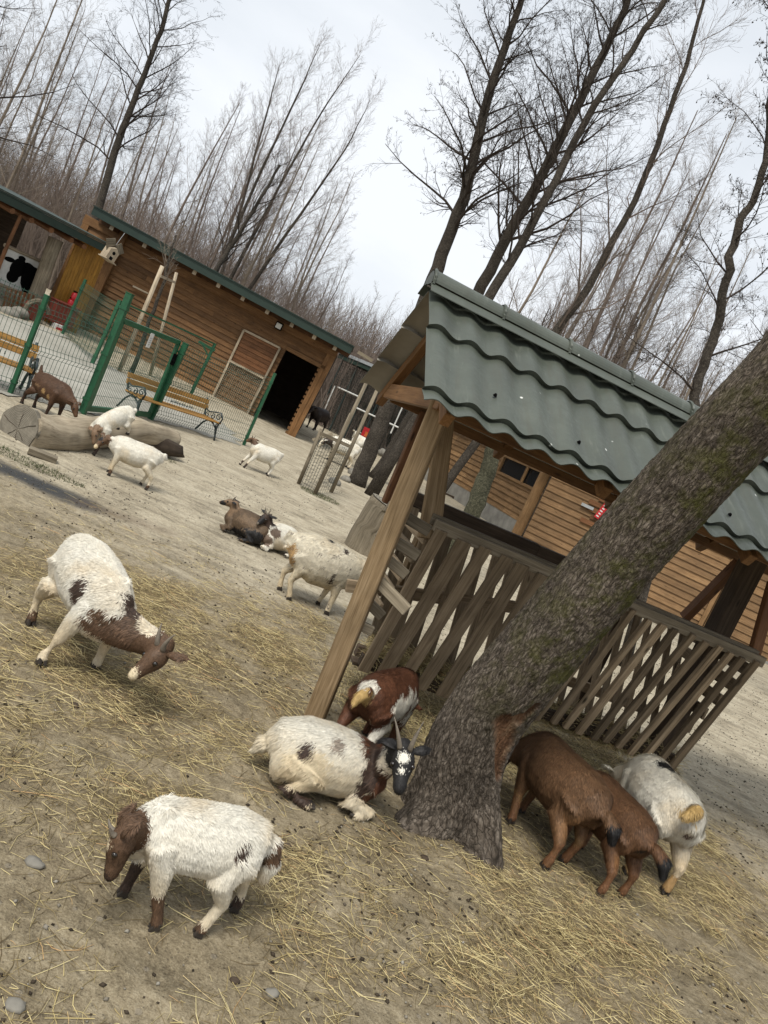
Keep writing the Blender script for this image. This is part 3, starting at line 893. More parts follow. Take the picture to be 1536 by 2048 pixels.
# ------------------------------------------------------------------ long shed behind the feeder (right)
def build_shed():
    P1 = G(1035, 1085); P2 = G(1390, 1258)
    f = Frame(P1, P2 - P1)
    root = empty('long_shed', f.mat())
    tag(root, 'long shed with orange brown lap siding and dark windows behind the feeder', 'shed')
    L = float(np.linalg.norm(P2 - P1))
    mb = MB(); siding(mb, f, 0.06, L, .05, 2.6, 0, .155); siding(mb, f, L + .22, L + 7, .05, 2.6, .0, .175)
    mb.build('siding', M['shed_wood'], root)
    # set back part on the left
    Q = G(888, 985)
    q = f.inv(Q)
    g = Frame(P1 + f.y * .25, (P1 + f.y * .25) - Q, (0, 0, 1))
    L2 = float(np.linalg.norm(Q - (P1 + f.y * .25)))
    sub = empty('window_wall', g.mat()); tag(sub, 'timber wall with window band and concrete plinth, set back left of the corner post', 'shed')
    tp = g.px(1000, 905); wl_ = g.px(1008, 925).x; wr = g.px(1100, 968).x
    wz0 = g.px(1050, 968).z; wz1 = wz0 + .42
    zs = g.px(1000, 1020).z
    Lw = 9.5
    mb = MB(); siding(mb, g, -Lw, -.02, zs, 2.3, 0, .15, holes=[(wl_, wr, wz0, wz1)])
    mb.build('siding', M['shed_wood'], sub)
    mb = MB(); mb.box((-Lw, -.03, -.2), (-.02, .2, zs)); mb.build('plinth', M['concrete'], sub)
    mb = MB(); mb.box((-Lw, .03, zs), (-.02, .12, 2.3)); mb.build('wall', M['dark_wood'], sub)
    for a, b_ in ((wl_, (wl_ + wr) / 2 + .05), ((wl_ + wr) / 2 + .15, wr)):
        mb = MB(); mb.box((a, -.0, wz0), (b_, .02, wz1)); w_ = mb.build('window', M['glass_dark'], sub)
        mb = MB(); mb.box((a - .05, -.07, wz0 - .06), (b_ + .05, -.03, wz0)); mb.box((a - .05, -.07, wz1), (b_ + .05, -.03, wz1 + .06))
        mb.box((a - .06, -.07, wz0), (a, -.03, wz1)); mb.box((b_, -.07, wz0), (b_ + .06, -.03, wz1)); mb.build('frame', M['shed_wood'], w_)
    mb = MB(); mb.box((-.07, -.28, -.05), (.05, -.045, 2.6)); mb.build('corner_post', M['shed_wood'], sub, bevel=.006)
    # right corner boards
    mb = MB(); mb.box((L, -.08, .0), (L + .1, -.03, 2.6)); mb.box((L + .12, -.08, .0), (L + .22, -.03, 2.6)); mb.build('corner_board', M['shed_wood'], root, bevel=.005)
    mb = MB(); mb.box((0, -.06, -.1), (L + 7, .06, .06)); mb.build('base_trim', M['concrete'], root)
    mb = MB(); mb.box((.02, .03, 0), (L + 7, .12, 2.6)); mb.build('wall', M['dark_wood'], root)
    # stepped end boards and metal straps near the trunk
    a = f.px(1165, 1020, -.06)
    mb = MB()
    for k in range(8): mb.box((a.x + .05 + .09 * ((k * 5) % 3), -.075, 1.1 + k * .155), (a.x + .9, -.05, 1.1 + k * .155 + .11))
    mb.build('patch_boards', M['red_wood'], root)
    for k in (3, 1): mb = MB(); mb.box((a.x - .08, -.1, 1.15 + k * .3), (a.x + .22, -.078, 1.22 + k * .3)); mb.build('strap', M['steel'], root)
    # red notice with pale lettering rows
    q = f.px(1203, 1022, -.13)
    r = empty('notice', f.mat() @ Matrix.Translation(q) @ Matrix.Rotation(math.radians(12), 4, 'Y')); tag(r, 'narrow red notice with white lettering on the shed wall', 'sign')
    mb = MB(); mb.box((-.06, 0, -.2), (.1, .015, .2)); mb.build('panel', M['red_paint'], r)
    mb = MB()
    for k in range(5): mb.box((-.035 + .01 * (k % 2), -.005, -.16 + k * .07), (.03, -.001, -.13 + k * .07))
    mb.build('lettering', M['white_paint'], r)
    # shed roof
    mb = MB(); V = [(-.4, -.5, 2.55), (L + 7, -.5, 2.55), (L + 7, 3.5, 3.3), (-.4, 3.5, 3.3)]; V += [(x, y, z + .05) for x, y, z in V]
    mb.add(V, [(0, 3, 2, 1), (4, 5, 6, 7), (0, 1, 5, 4), (1, 2, 6, 5), (2, 3, 7, 6), (3, 0, 4, 7)]); mb.build('roof', M['fascia_green'], root)
    mb = MB(); V = [(-Lw - .2, -.35, 2.28), (-.02, -.35, 2.28), (-.02, 3, 2.7), (-Lw - .2, 3, 2.7)]; V += [(x, y, z + .05) for x, y, z in V]
    mb.add(V, [(0, 3, 2, 1), (4, 5, 6, 7), (0, 1, 5, 4), (1, 2, 6, 5), (2, 3, 7, 6), (3, 0, 4, 7)]); mb.build('roof', M['fascia_green'], sub)
    # loose dark plank on the plinth foot
    p0, p1 = G(880, 986), G(926, 1006)
    mb = MB(); mb.beam((0, 0, 0), tuple(p1 - p0), .1, .05); o = mb.build('plank', M['dark_wood']); o.location = (p0[0], p0[1], .05)
    tag(o, 'dark loose plank lying on the sand before the concrete plinth', 'plank')
build_shed()

# ------------------------------------------------------------------ netted enclosure far centre
def build_aviary():
    p0 = at(655, 790, 29); p1 = at(800, 858, 27)
    f = Frame((p0[0], p0[1], 0), np.array([p1[0] - p0[0], p1[1] - p0[1], 0]))
    root = empty('enclosure', f.mat()); tag(root, 'dark netted enclosure with white rails far behind the barn corner', 'enclosure')
    L = 4.6; Hh = 2.6
    mb = MB()
    for i in range(7): mb.tube([(i * L / 6, 0, 0), (i * L / 6, 0, Hh)], .035, 6)
    mb.build('posts', M['net_dark'], root)
    P0 = [(x, .04, 0) for x in np.arange(0, L, .09)] + [(0, .04, z) for z in np.arange(.05, Hh, .09)]; P1 = [(x, .04, Hh) for x in np.arange(0, L, .09)] + [(L, .04, z) for z in np.arange(.05, Hh, .09)]
    V, F = segs_mesh(np.array(P0, float), np.array(P1, float), np.full(len(P0), .006), np.full(len(P0), .006), 3); link_mesh('netting', np_mesh('netting', V, F), M['net_dark'], root)
    mb = MB(); mb.box((-.1, 2.3, -.1), (L + .1, 2.36, 1.5)); mb.build('back_wall', M['grey_wood'], root)
    mb = MB(); mb.box((-.2, -.1, Hh), (L + .2, 2.5, Hh + .16)); mb.build('roof_edge', M['fascia_green'], root)
    mb = MB(); mb.box((-.2, -.14, Hh + .162), (L * .55, -.08, Hh + .27)); mb.build('pale_edge', M['steel'], root)
    mb = MB()
    for a, b_ in (((.35, 1.6), (1.5, 1.6)), ((1.5, 1.6), (1.5, .25)), ((1.5, 1.2), (L, 1.2)), ((.2, .25), (.2, 1.6)), ((3.4, 1.9), (3.4, .9))): mb.tube([(a[0], -.05, a[1]), (b_[0], -.05, b_[1])], .028, 6)
    mb.build('rail', M['white_paint'], root)
    # red sign on a stake and rubble
    q = at(733, 868, 22)
    r = empty('red_sign', Frame(q, (1, .2, 0), (.05, 0, 1)).mat()); tag(r, 'small red square sign hanging between the far trunks', 'sign')
    mb = MB(); mb.box((-.14, 0, -.17), (.14, .02, .17)); mb.build('panel', M['red_paint'], r)
    mb = MB(); mb.box((-.05, -.006, -.08), (.05, -.001, .06)); mb.build('mark', plain_mat('orange_mark', (.5, .12, .03)), r)
    for k, px in enumerate(((718, 885), (728, 893), (742, 905), (765, 905), (705, 950), (690, 962), (668, 968))):
        g = G(*px) if k > 3 else at(*px, 21)
        s = (.12, .10, .13, .11, .10, .08, .09)[k]
        mb = MB(); mb.blob((0, 0, 0), s * 1.4, s, s, 10, 7); o = mb.build('boulder', M['stone'], None, smooth=True)
        for v in o.data.vertices: v.co *= 1 + .3 * noise.noise(v.co * 8 + Vector((k * 3., 0, 0)))
        o.location = (g[0], g[1], s * .4 if k > 3 else g[2]); tag(o, 'rough grey boulder ' + ('leftmost of the upper row by the red sign', 'second from left in the upper row by the red sign', 'just below the red sign', 'right of the red sign', 'in front of the thick dark trunk', 'lowest one left of the thick dark trunk', 'leftmost one by the wire guard')[k], 'boulder', 'boulders by the far trunks')
build_aviary()
# ------------------------------------------------------------------ roofed hay feeder
def roof_metal():
    m, nt, b = new_mat('green_grey_roof_sheet', 0.42, 0.45)
    tc = N(nt, 'ShaderNodeTexCoord').outputs['Object']
    n1 = noise_n(nt, tc, 3.0, 6, 0.65); n2 = noise_n(nt, tc, 30, 5, 0.7)
    c = ramp(nt, n1, [(0.3, (0.046, 0.053, 0.042)), (0.55, (0.062, 0.072, 0.057)), (0.72, (0.082, 0.092, 0.074))])
    c = mixc(nt, ramp(nt, n2, [(0.56, 0.0), (0.75, 0.35)]), c, (0.10, 0.105, 0.085))
    st_ = noise_n(nt, mapping(nt, tc, (9, 1.2, 1.2)), 2.2, 6, .7)
    c = mixc(nt, ramp(nt, st_, [(0.5, 0.0), (0.68, 0.5)]), c, (0.055, 0.055, 0.04))
    c = mixc(nt, ramp(nt, st_, [(0.3, 0.35), (0.42, 0.0)]), c, (0.16, 0.17, 0.145))
    # bird droppings and scuffs
    vo = N(nt, 'ShaderNodeTexVoronoi'); vo.inputs['Scale'].default_value = 9; nt.links.new(tc, vo.inputs['Vector'])
    k = mixc(nt, 1.0, ramp(nt, vo.outputs['Distance'], [(0.05, 1.0), (0.085, 0.0)]), ramp(nt, vo.outputs['Color'], [(0.56, 0.0), (0.58, 1.0)]), 'MULTIPLY')
    c = mixc(nt, k, c, (0.55, 0.56, 0.52))
    nt.links.new(c, b.inputs['Base Color'])
    rr = ramp(nt, n2, [(0.3, 0.34), (0.7, 0.55)]); nt.links.new(rr, b.inputs['Roughness'])
    bump(nt, b, n1, 0.12, 0.02)
    return m
M['roof_sheet'] = roof_metal()

M['roof_under'] = plain_mat('roof_sheet_underside', (0.25, 0.235, 0.20), 0.6, 0.3, var=.25, nscale=4, bumps=.03)
def wave(t):
    """profile of a pressed tile sheet, t in periods: broad pan, steep rise, round crest"""
    t = t % 1.0
    return 0.5 - 0.5 * math.cos(2 * math.pi * (t ** 0.8))

def build_feeder():
    th = math.radians(15.5)
    f = Frame((0.12, 3.74, 0), (math.cos(th), math.sin(th), 0), (0, 0, 1))
    root = empty('hay_feeder', f.mat())
    tag(root, 'roofed timber hay feeder with green tile sheet roof and slatted racks', 'hay feeder')
    S0, S1 = -0.27, 4.3
    YN, YR, YF = -0.30, 0.477, 1.25
    ZN, ZR, ZF = 1.70, 2.245, 1.665
    per = 0.18
    # ---- near slope: two tile courses + eave lip
    def slope_pt(s, t, near, h):
        ya, za, yb, zb = (YR, ZR, YN, ZN) if near else (YR, ZR, YF, ZF)
        y = ya + (yb - ya) * t; z = za + (zb - za) * t
        n = Vector((0, -(zb - za) * (1 if near else -1), (yb - ya) * (-1 if near else 1)))
        n = Vector((0, zb - za, ya - yb)) if near else Vector((0, za - zb, yb - ya))
        n.normalize()
        if n.z < 0: n = -n
        return Vector((s, y, z)) + n * h
    for near in (True, False):
        V, F, = [], []
        ns = int((S1 - S0) / per * 14)
        rows = []
        cuts = [0.0, 0.385, 0.93, 1.035] if near else [0.0, 0.35, 0.7, 1.0]
        for ci in range(len(cuts) - 1):
            t0, t1 = cuts[ci], cuts[ci + 1]
            for k in range(7):
                u = k / 6
                rows.append((t0 + (t1 - t0) * u, 0.004 + 0.027 * u))
        for (t, lift) in rows:
            for i in range(ns + 1):
                s = S0 + (S1 - S0) * i / ns
                w = wave((s - S0) / per + .1)
                dent = 0
                if near:
                    for (ds, dt, dr, dd) in ((.32, .72, .11, .018), (.86, .80, .09, .014), (1.6, .9, .07, .01)):
                        q = ((s - S0 - ds) / dr) ** 2 + ((t - dt) * .98 / dr * 1.6) ** 2
                        if q < 4: dent += dd * math.exp(-q * 1.5)
                jit = 0.003 * noise.noise(Vector((s * 5, t * 6, 2)))
                # tile noses hang a little lower at the crests
                tt = t + (0.018 * (1 - w) if (lift > .0305) else 0)
                V.append(slope_pt(s, tt, near, w * (0.024 if near else 0.012) + lift - dent + jit))
        W = ns + 1
        for r in range(len(rows) - 1):
            for i in range(ns):
                q = (r * W + i, r * W + i + 1, (r + 1) * W + i + 1, (r + 1) * W + i)
                F.append(q[::-1] if near else q)
        me = np_mesh('roof_slope', np.array([tuple(v) for v in V]), np.array(F), True)
        o = link_mesh('roof_slope', me, M['roof_sheet'], root)
        me.materials.append(M['roof_under'])
        m = o.modifiers.new('sol', 'SOLIDIFY'); m.thickness = 0.004; m.offset = -1; m.material_offset = 1
        es = o.modifiers.new('edge', 'EDGE_SPLIT'); es.split_angle = math.radians(40)
        if near:
            bpy.context.view_layer.update()
            # dark rubber washered screws
            mb = MB()
            for k in range(9):
                s = S0 + per * (2.05 + k * 2.6); p = slope_pt(s, .80 if k % 2 else .74, True, .03)
                mb = MB(); mb.tube([p, slope_pt(s, .80 if k % 2 else .74, True, .042)], [.011, .006], 7); mb.build('screw', M['black'], root)
    # ---- ridge cap: half round pieces with flat flanges
    mb = MB()
    seg = 0.42; x = S0 - .02; k = 0
    while x < S1:
        x2 = min(x + seg, S1)
        n = 14; V, F = [], []
        for j, xx in enumerate((x, x2 + .03)):
            for i in range(n + 1):
                a = math.pi * (0.04 + 0.92 * i / n); rr = .075 + (.006 if j == 0 else 0)
                V.append((xx, YR + math.cos(a) * rr * 1.0, ZR + .035 + math.sin(a) * rr))
        for i in range(n): F.append((i, i + 1, n + 1 + i + 1, n + 1 + i))
        mb.add(V, F)
        # bead ring at the joint
        ring = [(x + .012, YR + math.cos(math.pi * i / 12) * .082, ZR + .035 + math.sin(math.pi * i / 12) * .082) for i in range(13)]
        mb.tube(ring, .008, 5)
        x += seg; k += 1
    for sgn, yy, zz in ((1, YN, ZN), (-1, YF, ZF)):
        a0 = Vector((S0 - .02, YR - sgn * .078, ZR + .032)); dy = (yy - YR); dz = (zz - ZR); ln = math.hypot(dy, dz)
        d = Vector((0, dy / ln, dz / ln)) * .075
        b0 = Vector((S1, a0.y, a0.z))
        nn = Vector((0, 0, .004))
        mb.add([a0, b0, b0 + d, a0 + d, a0 + nn, b0 + nn, b0 + d + nn, a0 + d + nn], [(0, 3, 2, 1), (4, 5, 6, 7), (0, 1, 5, 4), (1, 2, 6, 5), (2, 3, 7, 6), (3, 0, 4, 7)])
    # end cap
    V = [(S0 - .02, YR + math.cos(math.pi * i / 12) * .074, ZR + .034 + math.sin(math.pi * i / 12) * .074) for i in range(13)]
    mb.add(V + [(v[0] + .01, v[1], v[2]) for v in V], [tuple(range(13))])
    mb.build('ridge_cap', M['roof_sheet'], root, smooth=False)
    # ---- roof timbers
    def rafter(s, name='rafter', mat='barn_wood', w=.05):
        mb = MB()
        mb.beam((s, YR - .01, ZR - .055), (s, YN + .03, ZN - .035), w, .07, (0, 0, 1)); mb.beam((s, YR + .01, ZR - .055), (s, YF - .03, ZF - .035), w, .07, (0, 0, 1))
        mb.build(name, M[mat], root, bevel=.003)
    for s in (S0 + .16, .75, 1.65, 2.45, 3.4): rafter(s)
    mb = MB()
    for y, z in ((YN + .13, ZN + .045), (YF - .13, ZF + .045), (YR, ZR - .07)):
        mb.box((S0 + .2, y - .03, z - .06), (S1 - .05, y + .03, z))
    mb.build('purlin', M['barn_wood'], root, bevel=.003)
    mb = MB(); mb.beam((S0 + .16, YN + .18, ZN + .04), (S0 + .16, YF - .16, ZF + .04), .045, .09);mb.build('tie_beam', M['barn_wood'], root, bevel=.003)
    # ---- posts
    mb = MB(); mb.beam((0.0, 0, -.15), (-.085, .0, 1.74), .10, .10, (.45, 1, 0)); mb.build('post', M['old_wood'], root, bevel=.006)
    mb = MB(); a, b_ = f.px(852, 825, 1.08), f.px(776, 1004, 1.08)
    mb.beam(a, b_ + (b_ - a) * .02, .075, .06, (0, 1, 0)); mb.build('rear_post', M['red_wood'], root, bevel=.005)
    mb = MB(); mb.beam(b_ + Vector((.33, .06, 0)), b_ + Vector((.39, .06, -1.25)), .1, .09, (0, 1, 0)); mb.build('post', M['old_wood'], root, bevel=.005)
    mb = MB(); a, b_ = f.px(893, 836, .5), f.px(857, 1078, .32)
    mb.beam(a, b_, .085, .045, (0, 1, 0), w1=.12); mb.build('brace', M['old_wood'], root, bevel=.004)
    pr = f.px(1432, 1275, .63); pt = f.px(1503, 1128, .63)
    mb = MB(); mb.beam((pr.x, .63, -.15), (pt.x, .63, 1.95), .13, .12, (0, 1, 0)); mb.build('post', M['dark_wood'], root, bevel=.006)
    a, b_ = f.px(1478, 1125, .8), f.px(1368, 1236, .95)
    mb = MB(); mb.beam(a, b_, .055, .07, (0, 1, 0)); mb.build('brace', M['red_wood'], root, bevel=.004)
    a, b_ = f.px(1548, 1165, .45), f.px(1508, 1308, .45)
    mb = MB(); mb.beam(a, b_, .075, .045, (0, 1, 0)); mb.build('brace', M['red_wood'], root, bevel=.004)
    mb = MB(); mb.beam((4.1, .63, -.1), (4.1, .63, 2.0), .12, .12, (0, 1, 0)); mb.build('post', M['old_wood'], root, bevel=.005)
    # ---- short slats of the end ladder
    spots = [((774, 1012), (858, 1062), .045), ((757, 1062), (836, 1112), .045), ((748, 1096), (812, 1150), .04), ((758, 1163), (815, 1222), .045), ((735, 1203), (764, 1232), .04), ((720, 1250), (745, 1262), .035)]
    for k, (p, q, w) in enumerate(spots):
        c = .10 if k != 3 else .03
        a, b_ = f.px(*p, c), f.px(*q, c + (.0 if k != 3 else -.1))
        mb = MB(); mb.beam(a, b_, .035, w + .015, (0, 0, 1)); mb.build('end_slat', M['grey_wood'], root, bevel=.004)
    # ---- racks: V of slats
    ZT, ZB = 1.15, 0.30
    def rail(mb, x0, x1, y, z, w=.05, h=.085): mb.box((x0, y - w / 2, z - h / 2), (x1, y + w / 2, z + h / 2))
    for (x0, x1, nsl, wd, nm) in ((.24, 1.22, 8, .078, 'a'), (1.30, 2.52, 12, .042, 'b')):
        ZB = .23 if nm == 'a' else .30
        mb = MB(); rail(mb, x0, x1 + .03, .29, ZT, .04, .065); rail(mb, x0 - .02, x1, .29 + .05, ZT + .02, .05, .06)
        mb.build('top_rail', M['grey_wood'], root, bevel=.004)
        mb = MB(); rail(mb, x0 + .02, x1, .54, ZB, .05, .07); rail(mb, x0 + .02, x1, .68, ZB, .05, .07); mb.box((x0, .57, ZB - .06), (x1, .66, ZB - .036)); mb.build('bottom_rail', M['dark_wood'], root, bevel=.003)
        for k in range(nsl):
            x = x0 + .05 + (x1 - x0 - .08) * k / (nsl - 1)
            j = RNG.uniform(-.018, .018); w = wd * RNG.uniform(.88, 1.1)
            mb = MB(); mb.beam((x + j, .265, ZT - .012 + RNG.uniform(-.01, .012)), (x - j * .8, .50, ZB - .03 - RNG.random() * .03), w, .022 if nm == 'a' else .034, (0, -1, .4))
            o = mb.build('slat', M['rack_wood'], root, bevel=.003)
            x2 = x + (x1 - x0) / nsl * .5
            mb = MB(); mb.beam((x2 + j, 1.08, ZT - .03), (x2 - j, .72, ZB - .02), w, .022, (0, 1, .4))
            mb.build('slat', M['rack_wood'], root, bevel=.003)
        # end boards between the two slatted sides
        for xe in ((x0 - .005,) if nm == 'a' else (x1,)):
            mb = MB()
            for z in (1.06, .93, .80, .67, .54):
                hw = .39 * (z - .2) / (ZT - .2)
                mb.box((xe, .68 - hw, z - .04), (xe + .022, .68 + hw, z + .04))
            mb.build('end_board', M['rack_wood'], root, bevel=.003)
    mb = MB(); rail(mb, .26, 1.25, 1.10, 1.15, .07, .11); mb.build('back_rail', M['dark_wood'], root, bevel=.004)
    mb = MB(); rail(mb, 1.25, 2.05, 1.10, 1.15, .07, .10); mb.box((2.02, 1.06, .1), (2.10, 1.16, 1.2)); mb.build('back_rail', M['dark_wood'], root, bevel=.004)
    mb = MB(); mb.beam((.1, .9, .52), (1.2, .92, .78), .03, .08, (0, 0, 1)); mb.beam((1.3, .9, .45), (2.5, .92, .45), .03, .07, (0, 0, 1)); mb.build('lower_rail', M['rack_wood'], root, bevel=.003)
    # hay lying in the racks
    return f
FF = build_feeder()

def hay_heap(f, boxes, n, label, name='hay'):
    rng = np.random.default_rng(11)
    P = []
    for (x0, x1, y0, y1, z0, z1, w) in boxes:
        k = int(n * w)
        q = rng.random((k, 3)); P.append(np.stack([x0 + q[:, 0] * (x1 - x0), y0 + q[:, 1] * (y1 - y0), z0 + q[:, 2] ** 1.8 * (z1 - z0)], -1))
    P = np.concatenate(P); n = len(P)
    P = np.array(f.o) + P[:, :1] * f.x + P[:, 1:2] * f.y + P[:, 2:] * f.z
    th = rng.random(n) * 6.28; el = rng.normal(0, .35, n)
    d = np.stack([np.cos(th) * np.cos(el), np.sin(th) * np.cos(el), np.sin(el)], -1)
    L = .05 + .11 * rng.random(n); r = .0009 + .0006 * rng.random(n)
    b = d + rng.normal(0, .3, (n, 3)); b /= np.linalg.norm(b, axis=1)[:, None]
    side = np.cross(d, [0, 0, 1.0]) + 1e-4; side /= np.linalg.norm(side, axis=1)[:, None]; up = np.cross(side, d)
    V = np.zeros((n, 3, 3, 3))
    for k, Q in enumerate((P - d * L[:, None] / 2, P, P + b * L[:, None] / 2)):
        V[:, k, 0] = Q + side * r[:, None]; V[:, k, 1] = Q - side * r[:, None]; V[:, k, 2] = Q + up * r[:, None]
    q = [[k * 3 + a, k * 3 + c, k * 3 + 3 + c, k * 3 + 3 + a] for k in (0, 1) for a, c in ((0, 2), (2, 1), (1, 0))]
    F = (np.arange(n)[:, None, None] * 9 + np.array(q)[None]).reshape(-1, 4)
    me = np_mesh(name, V.reshape(-1, 3), F, False, {'rnd': ('FLOAT', np.repeat(rng.random(n), 9))})
    tag(link_mesh(name, me, bpy.data.materials['dry_straw']), label, 'hay', kind='stuff')
hay_heap(FF, [(.3, 1.2, .52, .72, .22, .36, .25), (1.3, 2.6, .52, .72, .22, .36, .3), (.2, 2.6, .1, 1.1, .0, .05, .45)], 14000, 'hay and chaff inside and under the slatted racks')

# ------------------------------------------------------------------ big leaning tree in front
def bark_mat(name, a, b_, c_, moss=None, scale=1.0, wound=False):
    m, nt, b = new_mat(name, 0.95, 0.12)
    bc = attr(nt, 'bc')
    v = mapping(nt, bc, (1.0 * scale, 1.0 * scale, 0.42 * scale))
    vo = N(nt, 'ShaderNodeTexVoronoi', feature='DISTANCE_TO_EDGE'); vo.inputs['Scale'].default_value = 78
    nd = noise_n(nt, v, 12, 5, 0.65)
    add = N(nt, 'ShaderNodeVectorMath', operation='MULTIPLY_ADD'); nt.links.new(bc, add.inputs[0])
    add.inputs[1].default_value = (1.0 * scale, 1.0 * scale, 0.33 * scale)
    cmb = N(nt, 'ShaderNodeCombineXYZ')
    for i in range(3): nt.links.new(nd, cmb.inputs[i])
    sc = N(nt, 'ShaderNodeVectorMath', operation='SCALE'); sc.inputs['Scale'].default_value = .075; nt.links.new(cmb.outputs[0], sc.inputs[0])
    nt.links.new(sc.outputs[0], add.inputs[2]); nt.links.new(add.outputs[0], vo.inputs['Vector'])
    crack = ramp(nt, vo.outputs['Distance'], [(0.0, 0.0), (0.16, 1.0)])
    n = noise_n(nt, v, 60, 6, 0.7)
    n2 = noise_n(nt, bc, 3.5, 5, 0.6)
    c = ramp(nt, n, [(0.32, a), (0.5, b_), (0.68, c_)])
    c = mixc(nt, 0.8, c, ramp(nt, n2, [(0.3, 0.6), (0.7, 1.3)]), 'MULTIPLY')
    c = mixc(nt, mixc(nt, 1.0, ramp(nt, crack, [(0, 1.0), (1, 0.0)]), 0.6, 'MULTIPLY'), c, tuple(x * .35 for x in a))
    if moss:
        ma = N(nt, 'ShaderNodeAttribute', attribute_name='mask')
        sp = N(nt, 'ShaderNodeSeparateColor'); nt.links.new(ma.outputs['Color'], sp.inputs[0])
        mn = ramp(nt, noise_n(nt, bc, 9, 7, 0.75), [(0.45, 0.0), (0.62, 0.9)])
        c = mixc(nt, mixc(nt, 1.0, mn, sp.outputs[0], 'MULTIPLY'), c, moss)
        if wound:
            wc = ramp(nt, noise_n(nt, mapping(nt, bc, (12, 12, 2.5)), 2.2, 7, .7), [(0.34, (0.05, 0.026, 0.015)), (0.52, (0.14, 0.075, 0.042)), (0.7, (0.27, 0.18, 0.11))])
            c = mixc(nt, sp.outputs[1], c, wc)
    nt.links.new(c, b.inputs['Base Color'])
    h = mixc(nt, 0.7, crack, n)
    p = bump(nt, None, h, 0.9, 0.012)
    bump(nt, b, n, 0.5, 0.004, p)
    return m
M['bark_big'] = bark_mat('rough_bark', (0.042, 0.034, 0.026), (0.108, 0.088, 0.069), (0.225, 0.19, 0.155), (0.065, 0.066, 0.016), 1.0, True)
M['bark'] = bark_mat('alder_bark', (0.035, 0.03, 0.025), (0.075, 0.064, 0.052), (0.125, 0.108, 0.09), None, .6)

